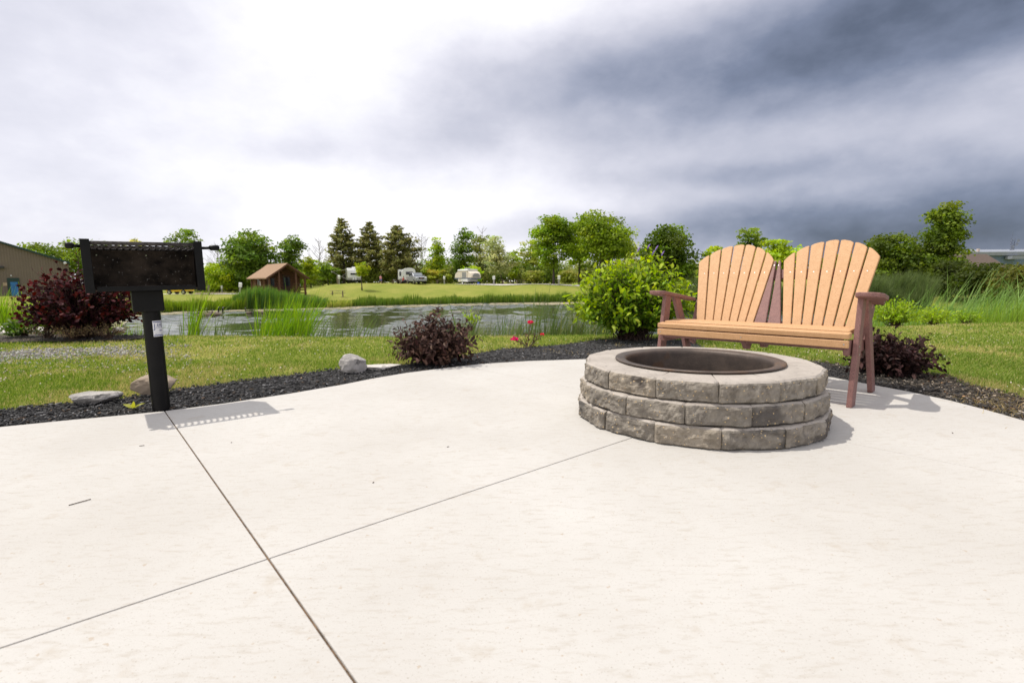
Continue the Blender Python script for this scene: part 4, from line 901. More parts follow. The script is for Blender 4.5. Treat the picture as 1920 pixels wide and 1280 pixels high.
tree('bush_tree', 583, 92, 482, 42, G3, 'light green bush tree between the cabin and the pines', seed=9, shape=[(0, 0, .55, 1, .45)], n=1100, nclump=34)
tree('bush_tree', 615, 100, 490, 44, G2, 'small green bush tree just left of the tallest pine', seed=10, shape=[(0, 0, .55, 1, .45)], n=1000, nclump=34)
bare_tree(601, 112, 446, 40, 'bare grey tree between the cabin and the pines', 1)
bare_tree(792, 118, 440, 42, 'bare grey tree just right of the pines', 2)
bare_tree(905, 120, 428, 36, 'bare twiggy tree behind the dark poplar', 3)
bare_tree(412, 112, 462, 40, 'bare grey tree right of the grill above the bushes', 4)
pine(645, 108, 411, 66, 'leftmost and tallest of the three dark pines', 11, .1)
pine(696, 108, 417, 70, 'middle one of the three dark pines, trunk showing beside the first camper', 12)
pine(746, 104, 424, 84, 'rightmost and widest of the three dark pines, above the second camper', 13, .15)
tree('slim_tree', 820, 106, 446, 36, G3, 'slim light green tree between the pines and the poplar', seed=14, shape=[(0, 0, .72, .8, .27), (0, 0, .42, 1, .3)], n=1300, nclump=44, clr=.22)
tree('poplar_tree', 868, 108, 428, 44, G4, 'dark green poplar above the pop-up camper', seed=15, shape=[(.12, 0, .76, .75, .24), (-.1, 0, .5, 1, .32)], n=2200, nclump=50, clr=.22, hshift=.15)
tree('poplar_tree', 900, 112, 434, 44, [(.10, .13, .06), (.13, .16, .08)], 'greyish green poplar right of the dark poplar', seed=16, shape=[(0, 0, .6, 1, .4)], n=1100, nclump=40, clr=.17)
tree('olive_tree', 944, 100, 443, 66, SIL, 'silvery leaning olive tree right of the pop-up camper', seed=17, shape=[(-.18, 0, .72, .6, .26), (-.1, 0, .45, 1, .30)], n=2000, nclump=60, clr=.17, lean=(-.32, 0), hshift=-.3, nl=10)
tree('slim_tree', 963, 106, 468, 28, G3, 'small bright green tree right of the silvery olive', seed=18, shape=[(0, 0, .7, 1, .28), (0, 0, .4, .7, .3)], n=750, nclump=28, clr=.22)
tree('broad_tree', 995, 112, 444, 50, [(.13, .18, .05), (.17, .21, .07)], 'pale green tree behind the left maple', seed=19, shape=[(0, 0, .6, 1, .38)], n=1300, nclump=44)
tree('maple_tree', 1038, 86, 400, 82, G1, 'leftmost of the three round maples by the road', 'maple', seed=20, shape=[(0, 0, .58, 1.0, .40), (.1, 0, .78, .6, .2)], n=5600, nclump=120, clr=.14, ls=.30, crown_lo=.2)
tree('maple_tree', 1086, 92, 407, 66, G1, 'middle maple partly hidden between its two neighbours', 'maple', seed=21, shape=[(0, 0, .59, 1, .40)], n=3800, nclump=80, clr=.16, crown_lo=.2)
tree('maple_tree', 1126, 84, 395, 118, [(.095, .155, .022), (.12, .185, .026), (.07, .115, .016)], 'widest and rightmost of the three maples by the road', 'maple', seed=22, shape=[(.06, 0, .58, 1, .39), (-.3, 0, .70, .6, .28), (.35, 0, .52, .62, .30)], n=7200, nclump=130, clr=.125, ls=.31, crown_lo=.2)
tree('broad_tree', 1172, 112, 446, 60, [(.12, .16, .055), (.16, .19, .075)], 'pale green tree behind the right side of the widest maple', seed=23, n=1300, nclump=44)
tree('maple_tree', 1250, 60, 420, 106, [(.046, .084, .010), (.062, .106, .013), (.032, .058, .008)], 'dark round maple between the leafy bush and the bench back', 'maple', seed=24, base_py=530, shape=[(.12, 0, .56, .95, .38), (-.22, 0, .78, .55, .21), (-.5, 0, .62, .5, .2)], n=5600, nclump=90, clr=.15, ls=.26, crown_lo=.1)
tree('bush_tree', 1338, 70, 462, 56, G3, 'yellow green bush tree behind the left fan of the bench', seed=25, shape=[(0, 0, .55, 1, .45)], n=1500)
tree('broad_tree', 1405, 86, 428, 54, G2, 'open green treetop above the left fan of the bench', seed=26, shape=[(0, 0, .78, 1, .22), (0, 0, .5, .8, .3)], n=1500, nclump=60, clr=.14)
tree('bush_tree', 1450, 66, 452, 96, G3, 'wide yellow green tree between the two fans of the bench', seed=27, shape=[(0, 0, .56, 1, .44)], n=3000)
tree('bush_tree', 1560, 62, 478, 90, G2, 'green bush tree behind the right fan of the bench', seed=28, shape=[(0, 0, .56, 1, .44)], n=2400)
tree('broad_tree', 1668, 56, 431, 104, [(.046, .076, .014), (.062, .095, .017), (.03, .052, .010)], 'rounded green tree right of the bench back', seed=29, shape=[(-.1, 0, .55, .95, .42), (.2, 0, .45, .85, .40)], n=4800, nclump=90, ls=.24, crown_lo=.05)
tree('tall_tree', 1755, 55, 381, 84, [(.058, .10, .016), (.08, .125, .02), (.04, .07, .012)], 'tallest wind-bent tree at the far right', seed=30, shape=[(.05, 0, .82, .55, .17), (.1, 0, .60, .75, .15), (-.05, 0, .30, .95, .24)], n=6600, nclump=110, clr=.20, ls=.24, crown_lo=.04, hshift=.1, wind=.25)
hedge_cols = [(.026, .042, .010), (.036, .056, .012), (.018, .030, .007)]
tree('hedge_shrub', 1790, 50, 487, 92, hedge_cols, 'dark hedge shrub below the tallest tree on the right', 'shrub', seed=31, shape=[(0, 0, .5, 1, .5)], n=2600, ls=.2, trunk=False, crown_lo=.02)
tree('hedge_shrub', 1845, 46, 494, 110, hedge_cols, 'dark hedge shrub in front of the brown roof', 'shrub', seed=32, shape=[(0, 0, .5, 1, .5)], n=3000, ls=.2, trunk=False, crown_lo=.02)
tree('hedge_shrub', 1922, 42, 493, 110, [(.048, .062, .018), (.064, .08, .024), (.033, .044, .013)], 'olive hedge shrub at the right edge below the blue building', 'shrub', seed=33, shape=[(0, 0, .5, 1, .5)], n=3000, ls=.2, trunk=False, crown_lo=.02)
tree('hedge_shrub', 1998, 42, 490, 100, hedge_cols, 'dark hedge shrub farthest right beyond the cattails', 'shrub', seed=34, shape=[(0, 0, .5, 1, .5)], n=2200, ls=.2, trunk=False, crown_lo=.02)
tree('hedge_shrub', 1610, 52, 500, 80, hedge_cols, 'low dark hedge shrub left of the rounded tree beside the bench', 'shrub', seed=35, shape=[(0, 0, .5, 1, .5)], n=1900, ls=.22, trunk=False, crown_lo=.02)
tree('sapling', 679, 74, 491, 30, [(.115, .17, .018), (.15, .20, .025)], 'slender yellow green young tree standing in front of the first camper', 'young tree', seed=36, base_py=550, shape=[(0, 0, .72, 1, .28)], n=700, nclump=30, clr=.2, ls=.2, r0=.09, nl=4)
# thicket that fills the far line
r = np.random.default_rng(77); VV = []; FF = {4: []}; TT = []; off = 0
for px in np.arange(372, 1330, 13.0):
    for row in range(2):
        yv = 116 - row * 6 + r.normal() * 1.5 if px > 560 else 100 - row * 6 + r.normal()
        yv = yv if px < 1180 else yv - 22
        x0, _, z0 = gp(px + r.normal() * 5, yv); top = P(px, np.interp(px, [372, 560, 800, 1000, 1300], [503, 494, 487, 486, 492]) + r.normal() * 7 + row * 11, yv)[2]; hh = max(1.5, top - z0); n = 760
        d = rdir(n, r); q = r.random((n, 1)) ** .35
        C = np.array([x0, yv, z0 + hh * .5]) + d * q * np.array([2.0 + r.random(), 1.5, hh * .52]) * (1 + .25 * np.sin(d[:, :1] * 7 + px))
        V, F, k = place(QUAD, C, rdir(n, r), d + np.array([0, 0, .5]) + r.normal(size=(n, 3)) * .5, .36 * (.6 + .8 * r.random(n)))
        base = [(.20, .27, .04), (.15, .22, .035), (.25, .30, .05), (.33, .35, .10)][r.integers(0, 4)]
        VV.append(V); FF[4].append(F[0] + off); TT.append(np.repeat(tints(n, [base], r, .3), k, 0)); off += len(V)
tag(mesh_np('thicket', np.concatenate(VV), np.concatenate(FF[4]), LEAF, None, np.concatenate(TT)), 'dense green thicket along the far side of the campground', 'thicket', kind='stuff')
for i, (px, yv, py, w_, cols, lb) in enumerate(((805, 103, 500, 40, [(.17, .20, .06), (.22, .235, .07), (.10, .14, .03)], 'yellow flowering shrub just right of the second camper'), (830, 104, 506, 34, [(.15, .18, .05), (.09, .12, .03)], 'yellowish shrub behind the picnic table left of the pop-up camper'), (1000, 100, 508, 50, [(.15, .18, .08), (.08, .11, .025)], 'cream flowering shrub left of the maples'), (1065, 100, 508, 46, [(.15, .18, .08), (.09, .12, .03)], 'cream flowering shrub between the maple trunks'), (885, 100, 498, 46, [(.17, .27, .02), (.20, .30, .03)], 'vivid green shrub directly behind the pop-up camper'))):
    tree('flowering_shrub', px, yv, py, w_, cols, lb, 'shrub', seed=50 + i, shape=[(0, 0, .5, 1, .5)], n=900, nclump=30, trunk=False, crown_lo=.03)

# ================================================================== BUILDINGS
def ribbed(name, col, col2, per, axis='X'):
    m = noise_mat(name, col, col2, .8, .55, 0); nt = m.node_tree; L = nt.links; b = nt.nodes['Principled BSDF']
    tc = nn(nt, 'ShaderNodeTexCoord'); wv = nn(nt, 'ShaderNodeTexWave', wave_type='BANDS', bands_direction=axis, i_Scale=per); L.new(tc.outputs['Object'], wv.inputs['Vector'])
    bp = nn(nt, 'ShaderNodeBump', i_Strength=.35, i_Distance=.04); L.new(wv.outputs['Fac'], bp.inputs['Height']); L.new(bp.outputs[0], b.inputs['Normal']); return m
yb = 50.0; xr = P(128, 493, yb)[0]; ez = P(128, 493, yb)[2]; gz = -.95; BYAW = R(44); cB, sB = math.cos(BYAW), math.sin(BYAW)
def onwall(px, py):                              # spot on the gable wall: distance left of the corner, height above ground
    d = ray(px, py); k_ = d[0] / d[1]; q = (xr - k_ * yb) / (cB - k_ * sB); return -q, P(px, py, yb - sB * q)[2] - gz
eh = ez - gz; X0, Z0 = onwall(0, 455); slope = (Z0 - eh) / -X0; rh = eh + slope * 11
tb = empty('metal_building', (xr, yb, gz), BYAW, 'tan ribbed metal building with dark green roof trim at the left edge', 'building')
TANM = ribbed('tan_metal', (.165, .124, .090), (.185, .14, .102), 1.6)
GRN = noise_mat('green_trim', (.010, .036, .028), (.013, .045, .034), 3, .5)
MB().prism([(0, 0), (0, eh), (-11, rh), (-22, eh), (-22, 0)], 'y', 0, 30).build('wall', TANM, tb)
MB().prism([(.12, eh - .10), (.12, eh + .10), (-11, rh + .16), (-22.12, eh + .10), (-22.12, eh - .10), (-11, rh + .003)], 'y', -.25, 30.2).build('roof', GRN, tb)
MB().bar((-.07, -.08, 0), (-.07, -.08, eh - .12), .1, .1, (0, 1, 0)).build('downspout', TANM, tb)
(dx0, DZ), (dx1, _) = onwall(12.5, 521), onwall(35.5, 521)
df = MB().box(((dx0 + dx1) / 2, -.03, DZ / 2), (dx1 - dx0, .08, DZ)).build('door', GRN, tb)
MB().box(((dx0 + dx1) / 2 + .03, -.078, DZ * .44), ((dx1 - dx0) * .60, .02, DZ * .80)).build('pane', noise_mat('blue_pane', (.02, .13, .34), (.03, .20, .46), 1.5, .25), df)
u, v = onwall(9.5, 533); MB().box((u, -.02, v), (.26, .05, .30)).build('notice_board', noise_mat('notice', (.42, .28, .15), (.5, .4, .28), 4, .7), tb)
u, v = onwall(1, 501); MB().box((u, -.2, v), (.40, .4, .18)).build('wall_light', noise_mat('fixture_dark', (.03, .03, .03), (.05, .05, .05), 5, .5), tb)
u, v = onwall(21, 517); MB().ball((u, -.06, v), .06).build('door_light', WHT, tb)
MB().ball((-.25, -.25, eh - .02), .13).build('flood_light', WHT, tb)
# blue building, brown-roofed house, mast at right
BLU = ribbed('blue_metal', (.12, .17, .27), (.14, .20, .30), 1.3); GREYT = noise_mat('grey_trim', (.22, .24, .28), (.26, .28, .32), 2, .6)
yb2 = 84.0; xa = P(1788, 500, yb2)[0]; xb_ = P(2080, 500, yb2)[0]; zt2 = P(1850, 472, yb2)[2]
bl = empty('metal_building', (xa, yb2, 0), 0, 'pale blue metal building with a grey roof edge at the right horizon', 'building')
MB().box(((xb_ - xa) / 2, 12, (zt2 - .5) / 2 - .3), (xb_ - xa - 1.0, 24, zt2 + .1)).build('wall', BLU, bl)
MB().prism([(-.6, zt2 - .62), (-.6, zt2 - .05), (12, zt2 + 1.0), (24.6, zt2 - .05), (24.6, zt2 - .62)], 'x', -.5, xb_ - xa + .5).build('roof', GREYT, bl)
MB().box((P(1893, 478, yb2)[0] - xa, -.9, zt2 - 1.0), (1.9, 1.2, .5)).build('wall_box', GREYT, bl)
MB().tube([(P(1837, 470, yb2)[0] - xa, .3, zt2 - .1), (P(1837, 470, yb2)[0] - xa, .3, zt2 + .5)], [.18, .22], 8).build('roof_vent', noise_mat('vent', (.55, .42, .36), (.6, .5, .45), 3, .6), bl)
yb3 = 66.0; ha = P(1786, 480, yb3)[0]; hb_ = P(1876, 480, yb3)[0]; hz = P(1830, 475, yb3)[2]; hc = P(1893, 500, yb3 - 3)[0]; hd_ = P(1760, 500, yb3 - 3)[0]; he = P(1890, 502, yb3 - 3)[2]
ho = empty('house', ((ha + hb_) / 2, yb3, 0), 0, 'house with a brown hipped roof in front of the pale blue building', 'house'); mx_ = (ha + hb_) / 2
ha -= mx_; hb_ -= mx_; hc -= mx_; hd_ -= mx_
BRF = noise_mat('brown_shingle', (.080, .056, .042), (.10, .07, .053), 4, .9, .4, 25)
MB().add([(hd_, -3, he), (hc, -3, he), (hc, 7, he), (hd_, 7, he), (ha, 2, hz), (hb_, 2, hz)], [(0, 1, 5, 4), (1, 2, 5), (2, 3, 4, 5), (3, 0, 4), (3, 2, 1, 0)]).build('roof', BRF, ho)
MB().box(((hc + hd_) / 2, 2, he / 2), (hc - hd_ - 1, 9, he - .01)).build('wall', noise_mat('house_siding', (.33, .27, .21), (.38, .31, .25), 2, .8), ho)
ym = 92.0; mxp = P(1898, 470, ym)[0]; mz = P(1897, 446, ym)[2]
ma = empty('antenna_mast', (mxp, ym, 0), 0, 'lattice antenna mast with dishes behind the pale blue building', 'antenna')
mb = MB(); DKM = noise_mat('mast_steel', (.10, .12, .17), (.16, .18, .24), 4, .5)
for sx, sy in ((-.28, 0), (.28, 0), (0, .45)): mb.tube([(sx, sy, 0), (sx, sy, mz)], .045, 5)
zz = 0
while zz < mz - .5:
    mb.tube([(-.28, 0, zz), (.28, 0, zz + .5)], .03, 4); mb.tube([(.28, 0, zz), (-.28, 0, zz + .5)], .03, 4); mb.tube([(-.28, 0, zz), (0, .45, zz + .5)], .03, 4); zz += .5
mb.build('lattice', DKM, ma); MB().tube([(-.35, -.1, mz - 2.0), (-.35, -.1, mz + 1.1)], .03, 5).build('whip_aerial', DKM, ma)
DISH = noise_mat('dish_white', (.22, .24, .28), (.28, .30, .34), 3, .5)
for (dx, dz) in ((.42, -.55), (.2, -1.15), (-.45, -1.5), (-.5, -1.95)):
    MB().lathe([(.001, 0), (.16, .02), (.26, .08), (.28, .12), (.2, .06), (.001, .03)], 12).build('dish', DISH, ma).matrix_local = Matrix.Translation((dx, -.4, mz + dz)) @ Matrix.Rotation(R(90), 4, 'X')

# log cabin
yc = 58.5; q = P(528, 540, yc); cz = -.62
cab = empty('log_cabin', (q[0], yc, cz), R(47), 'brown log cabin with a curved gambrel roof and a front porch', 'cabin')
LOG = noise_mat('log_wall', (.13, .056, .026), (.165, .075, .036), 3, .8, 0, stretch=(.4, .4, 5)); nt = LOG.node_tree
wv = nn(nt, 'ShaderNodeTexWave', wave_type='BANDS', bands_direction='Z', i_Scale=1.75); tcn = nn(nt, 'ShaderNodeTexCoord'); nt.links.new(tcn.outputs['Object'], wv.inputs['Vector'])
bpn = nn(nt, 'ShaderNodeBump', i_Strength=1.0, i_Distance=.08); nt.links.new(wv.outputs['Fac'], bpn.inputs['Height']); nt.links.new(bpn.outputs[0], nt.nodes['Principled BSDF'].inputs['Normal'])
POSTM = noise_mat('cabin_post', (.125, .055, .029), (.155, .07, .037), 4, .8); SHG = noise_mat('cabin_shingle', (.27, .17, .10), (.33, .21, .13), 5, .9, .5, 20); DARKG = noise_mat('dark_glass', (.012, .014, .018), (.02, .022, .028), 2, .15)
HW = 1.98; EZ = 1.92; RZ = P(528, 494, yc)[2] - cz; L0, L1 = -1.9, 3.6
gam = [(-HW - .42, EZ), (-HW * .36, EZ + (RZ - EZ) * .68), (0, RZ), (HW * .36, EZ + (RZ - EZ) * .68), (HW + .42, EZ)]
MB().prism([(-HW, 0), (HW, 0), (HW, EZ + .12), (HW * .36, EZ + (RZ - EZ) * .62), (0, RZ - .14), (-HW * .36, EZ + (RZ - EZ) * .62), (-HW, EZ + .12)], 'y', -.4, L1 - .3).build('wall', LOG, cab)
MB().prism(gam + [(a, b - .12) for a, b in gam[::-1]], 'y', L0, L1).build('roof', SHG, cab)
MB().prism([(a * 1.005, b - .005) for a, b in gam] + [(a, b - .2) for a, b in gam[::-1]], 'y', L0 - .06, L0 - .004).build('fascia', POSTM, cab)
for X in (-HW, -.92, .95, HW):
    top = EZ - .02 if abs(X) > 1.5 else EZ + (RZ - EZ) * .47
    MB().box((X, L0 + .25, top / 2), (.17, .17, top)).build('porch_post', POSTM, cab)
MB().box((0, -1.15, .22), (2 * HW + .1, 1.5, .12)).build('porch_floor', POSTM, cab)
for (xa_, xb2) in ((-HW, -.92), (.95, HW)):
    rm = MB()
    for zz in (.55, .86): rm.bar((xa_, L0 + .25, zz), (xb2, L0 + .25, zz), .06, .1)
    rm.build('railing', POSTM, cab)
for sx in (-1, 1):
    rm = MB()
    for zz in (.55, .86): rm.bar((sx * HW, L0 + .25, zz), (sx * HW, -.4, zz), .06, .1)
    rm.build('railing', POSTM, cab)
MB().box((.42, -.42, 1.22), (.85, .06, 1.95)).build('door', noise_mat('cabin_door', (.05, .025, .016), (.075, .035, .02), 3, .7), cab)
dd = MB().box((.42, -.46, 1.50), (.68, .03, .95)).build('screen', DARKG, [o for o in COL.objects if o.name.startswith('door')][-1])
wf = MB().box((-1.32, -.42, 1.45), (.85, .06, .95)).build('window', POSTM, cab); MB().box((-1.32, -.455, 1.45), (.72, .02, .82)).build('pane', DARKG, wf)
MB().tube([(-.55, -.46, 2.25), (-.55, -.56, 2.2)], [.09, .09], 10).build('porch_lamp', DARKG, cab)
wf = MB().box((-HW - .02, 1.2, 1.45), (.06, .75, .8)).build('window', POSTM, cab); MB().box((-HW - .055, 1.2, 1.45), (.02, .6, .66)).build('pane', DARKG, wf)
for Y in (L1 - .45, .35, 1.9): MB().box((-HW - .06, Y, EZ / 2), (.14, .16, EZ)).build('corner_post', POSTM, cab)
MB().box((-HW - .09, .62, 1.3), (.04, .10, .5)).build('meter_box', WHT, cab)

# ================================================================== CAMPGROUND
VWHT = noise_mat('camper_white', (.72, .72, .71), (.78, .78, .77), 1, .35); VGREY = noise_mat('camper_grey', (.30, .29, .28), (.36, .35, .33), 1, .5); TYRE = noise_mat('tyre', (.012, .012, .012), (.02, .02, .02), 8, .9); CHROME = noise_mat('chrome', (.6, .6, .62), (.7, .7, .72), 4, .2, metal=.8)
CANV = noise_mat('tent_canvas', (.66, .58, .48), (.72, .64, .54), 1.5, .9); NAVYC = noise_mat('navy_skirt', (.07, .10, .17), (.09, .12, .20), 2, .7); MESH_ = noise_mat('mesh_window', (.22, .22, .22), (.28, .28, .28), 6, .9); UNDER = noise_mat('undercarriage', (.015, .015, .015), (.03, .03, .03), 4, .9)
def wheel(par, x, y, rad, wid, axis='x', rim=CHROME):
    a, b = ((x - wid / 2, y, rad), (x + wid / 2, y, rad)); 
    wo = MB().tube([a, b], rad, 18).build('wheel', TYRE, par, bevel=.03)
    s = 1 if x > 0 else -1; MB().tube([(x + s * wid / 2, y, rad), (x + s * (wid / 2 + .012), y, rad)], rad * .6, 14).build('rim', rim, wo)
# first camper: travel trailer seen from its front end
g = gp(665, 97); c1 = empty('travel_trailer', g, R(20), 'white travel trailer with its awning stretched out to the left', 'trailer')
W, Hh = 1.25, 2.85
body = MB().prism([(-.1, .62), (.1, .62), (6.2, .62), (6.3, .9), (6.3, Hh - .1), (6.2, Hh), (.35, Hh), (.02, Hh - .5), (-.12, 1.3)], 'x', -W, W).build('body', VWHT, c1, bevel=.08)
MB().box((0, 3.1, .42), (2.1, 5.6, .38)).build('chassis', UNDER, c1)
MB().prism([(-.14, .60), (-.125, 1.02), (.2, 1.02), (.2, .60)], 'x', -W - .01, W + .01).build('rock_guard', VGREY, c1, bevel=.02)
wf = MB().box((.05, -.10, 1.85), (1.5, .10, .55), Matrix.Rotation(R(-9), 3, 'X')).build('window', DARKG, c1); MB().box((.05, -.26, 2.0), (1.55, .36, .06), Matrix.Rotation(R(18), 3, 'X')).build('stone_shield', VWHT, wf)
MB().tube([(-.2, -.45, .62), (-.2, -.45, 1.15)], [.17, .15], 12).tube([(.2, -.45, .62), (.2, -.45, 1.15)], [.17, .15], 12).build('gas_bottles', VWHT, c1)
MB().bar((-.8, .1, .5), (0, -1.0, .5), .1, .12).bar((.8, .1, .5), (0, -1.0, .5), .1, .12).tube([(0, -.9, 0), (0, -.9, .6)], .04, 8).build('tongue', UNDER, c1)
MB().box((.1, 2.6, Hh + .13), (.8, 1.0, .26)).build('roof_unit', VWHT, c1, bevel=.06)
for sx in (-1, 1):
    for Y in (3.0, 3.9): wheel(c1, sx * 1.08, Y, .34, .22)
aw = MB().bar((-W, 2.8, 2.62), (-W - 2.75, 2.8, 2.18), 4.4, .03, (.2, 0, 1)).build('awning', noise_mat('awning_cloth', (.55, .52, .48), (.62, .59, .55), 1, .8), c1)
MB().tube([(-W - 2.75, .55, 2.18), (-W - 2.75, 5.05, 2.18)], .09, 10).build('awning_roller', VWHT, aw)
for Y in (.62, 4.98): MB().bar((-W - .01, Y, .75), (-W - 2.72, Y, 2.16), .06, .08).bar((-W - .01, Y, 2.0), (-W - .9, Y, 1.35), .05, .05).build('awning_arm', VGREY, aw)
# second camper behind the truck
g = gp(767, 97); c2 = empty('travel_trailer', (g[0], g[1], g[2]), R(15), 'white round-fronted camper standing behind the silver pickup', 'trailer')
MB().prism([(-1.25, .75), (1.25, .75), (1.25, 2.35), (1.1, 2.72), (.6, 2.92), (0, 2.98), (-.6, 2.92), (-1.1, 2.72), (-1.25, 2.35)], 'y', 0, 6.5).build('body', VWHT, c2, bevel=.07)
MB().box((0, 3.2, .5), (2.1, 6.0, .45)).build('chassis', UNDER, c2)
wf = MB().box((.1, -.03, 2.0), (1.35, .08, .6)).build('window', VGREY, c2, bevel=.03); MB().box((.1, -.08, 2.0), (1.2, .03, .48)).build('pane', DARKG, wf)
sl = MB().box((-1.55, 2.2, 1.75), (.6, 2.8, 1.9)).build('slide_out', VWHT, c2, bevel=.04); MB().box((-1.55, .78, 1.9), (.3, .03, .8)).build('pane', DARKG, sl)
MB().box((-1.5, .4, .75), (.5, .5, .5)).build('generator', VGREY, c2, bevel=.05)
for sx in (-1, 1): wheel(c2, sx * 1.08, 3.4, .36, .24)
MB().bar((-.7, .1, .55), (0, -1.0, .55), .1, .12).bar((.7, .1, .55), (0, -1.0, .55), .1, .12).build('tongue', UNDER, c2)
# pickup, nose to the camera
SILV = noise_mat('silver_paint', (.36, .37, .40), (.40, .41, .44), 1, .25, metal=.3)
g = gp(781, 90); tk = empty('pickup_truck', g, R(27), 'silver pickup truck with a big chrome grille facing the pond', 'pickup')
MB().prism([(-2.75, .55), (-2.85, .75), (-2.85, 1.12), (-2.7, 1.24), (-1.1, 1.32), (-.9, 1.34), (3.0, 1.34), (3.05, .6), (2.2, .5), (-2.2, .45)], 'x', -1.0, 1.0).build('body', SILV, tk, bevel=.07, segs=3)
MB().prism([(-1.15, 1.33), (-.35, 1.93), (1.35, 1.96), (1.75, 1.33)], 'x', -.86, .86).build('cab', SILV, tk, bevel=.08)
MB().prism([(-1.10, 1.39), (-.42, 1.895), (-.37, 1.90), (-1.0, 1.39)], 'x', -.78, .78).build('windscreen', noise_mat('windscreen', (.16, .18, .2), (.22, .24, .26), 1, .08), tk).location = (0, -.035, .01)
for sx in (-1, 1):
    MB().prism([(-.85, 1.42), (-.35, 1.84), (1.2, 1.86), (1.5, 1.42)], 'x', sx * .872 - .01, sx * .872 + .01).build('side_window', DARKG, tk)
    MB().box((sx * .80, -2.84, 1.05), (.32, .10, .2)).build('headlight', noise_mat('lamp_lens', (.7, .72, .75), (.78, .8, .82), 4, .15), tk, bevel=.03)
    MB().box((sx * 1.14, -.75, 1.42), (.24, .14, .22)).build('mirror', SILV, tk, bevel=.04)
    for Y in (-1.85, 1.85): wheel(tk, sx * .92, Y, .40, .28)
gr_ = MB().box((0, -2.87, .98), (1.18, .08, .40)).build('grille', CHROME, tk, bevel=.03); MB().box((0, -2.915, .98), (.98, .02, .26)).build('grille_insert', UNDER, gr_); MB().box((0, -2.93, .98), (.34, .012, .07)).build('badge', noise_mat('badge_red', (.35, .03, .03), (.4, .05, .04), 3, .4), gr_)
MB().box((0, -2.92, .62), (1.86, .18, .17)).build('bumper', CHROME, tk, bevel=.04); MB().box((0, -2.86, .42), (1.7, .14, .22)).build('air_dam', UNDER, tk, bevel=.03)
# pop-up camper
g = gp(877, 95); c3 = empty('popup_camper', g, R(36), 'pop-up tent camper with cream canvas and a navy skirt', 'camper')
MB().prism([(-1.05, .45), (1.05, .45), (1.1, .6), (1.1, 1.05), (-1.1, 1.05), (-1.1, .6)], 'y', -1.7, 1.7).build('body', VWHT, c3, bevel=.05)
MB().box((0, 0, .38), (1.7, 3.3, .2)).build('chassis', UNDER, c3)
cv = MB().prism([(-1.06, 1.05), (1.06, 1.05), (1.08, 2.42), (-1.08, 2.42)], 'y', -1.66, 1.66).build('canvas', CANV, c3)
MB().prism([(-1.15, 2.42), (1.15, 2.42), (1.15, 2.6), (1.0, 2.72), (-1.0, 2.72), (-1.15, 2.6)], 'y', -1.75, 1.75).build('roof', VWHT, c3, bevel=.06)
MB().box((0, .1, 2.86), (.75, .9, .26)).build('roof_unit', MESH_, c3, bevel=.06)
for s in (-1, 1):
    bn = MB().prism([(s * 1.66, 1.12), (s * 2.95, 1.12), (s * 3.0, 1.5), (s * 2.75, 1.95), (s * 2.3, 2.22), (s * 1.66, 2.40)], 'x', -1.02, 1.02).build('bunk_end', CANV, c3, bevel=.10, segs=3)
    MB().prism([(-.72, 1.28), (.72, 1.28), (.72, 1.60), (.5, 1.86), (.2, 1.97), (-.2, 1.97), (-.5, 1.86), (-.72, 1.60)], 'y', s * 2.985 - .02, s * 2.985 + .02).build('mesh_window', MESH_, bn).rotation_euler = (0, 0, 0)
    MB().box((0, s * 2.34, 1.02), (2.14, 1.36, .16)).build('skirt', NAVYC, bn, bevel=.02)
    MB().bar((.9, s * 1.7, .5), (.9, s * 2.9, 1.0), .04, .04).bar((-.9, s * 1.7, .5), (-.9, s * 2.9, 1.0), .04, .04).build('bunk_brace', VGREY, bn)
for s in (-1, 1):
    MB().prism([(-1.3, 1.25), (.2, 1.25), (.2, 2.2), (-1.3, 2.2)], 'x', s * 1.085 - .01, s * 1.085 + .01).build('mesh_window', MESH_, cv); MB().box((s * 1.09, 1.05, 1.35), (.03, .7, 1.75)).build('door', CANV, c3)
    MB().box((s * 1.12, 0, 1.1), (.05, 3.4, .14)).build('skirt', NAVYC, c3); wheel(c3, s * 1.0, .1, .30, .18, rim=VWHT)
MB().bar((-.5, -1.7, .45), (0, -2.9, .42), .08, .1).bar((.5, -1.7, .45), (0, -2.9, .42), .08, .1).build('tongue', UNDER, c3)
# yellow runabout on the left road
YEL = noise_mat('yellow_paint', (.62, .40, .015), (.68, .45, .02), 2, .4)
g = gp(338, 66.5, 548); yk = empty('small_car', (g[0], g[1], g[2] + .08), R(-94), 'small yellow runabout parked on the road behind the grill post', 'car')
MB().prism([(-1.45, .38), (-1.5, .62), (-1.35, .86), (-.45, .95), (-.3, .72), (.45, .66), (.55, .9), (1.3, .95), (1.5, .8), (1.5, .4), (1.0, .34), (-1.0, .34)], 'x', -.68, .68).build('body', YEL, yk, bevel=.06)
MB().box((0, .35, .82), (1.1, .5, .36)).build('seat', UNDER, yk, bevel=.06)
MB().prism([(-.45, .95), (-.15, 1.55), (-.11, 1.55), (-.38, .95)], 'x', -.58, .58).build('windscreen', DARKG, yk)
rb = MB()
for sx in (-1, 1): rb.tube([(sx * .6, -.16, 1.5), (sx * .62, .2, 1.7), (sx * .62, 1.0, 1.7), (sx * .6, 1.15, .9)], .03, 6)
rb.build('roll_frame', UNDER, yk); MB().box((0, .5, 1.74), (1.3, 1.5, .06)).build('canopy', YEL, yk, bevel=.03)
for sx in (-1, 1):
    for Y in (-.95, .95): wheel(yk, sx * .66, Y, .29, .2)
    MB().ball((sx * .42, -1.44, .70), .1).build('headlight', WHT, yk)
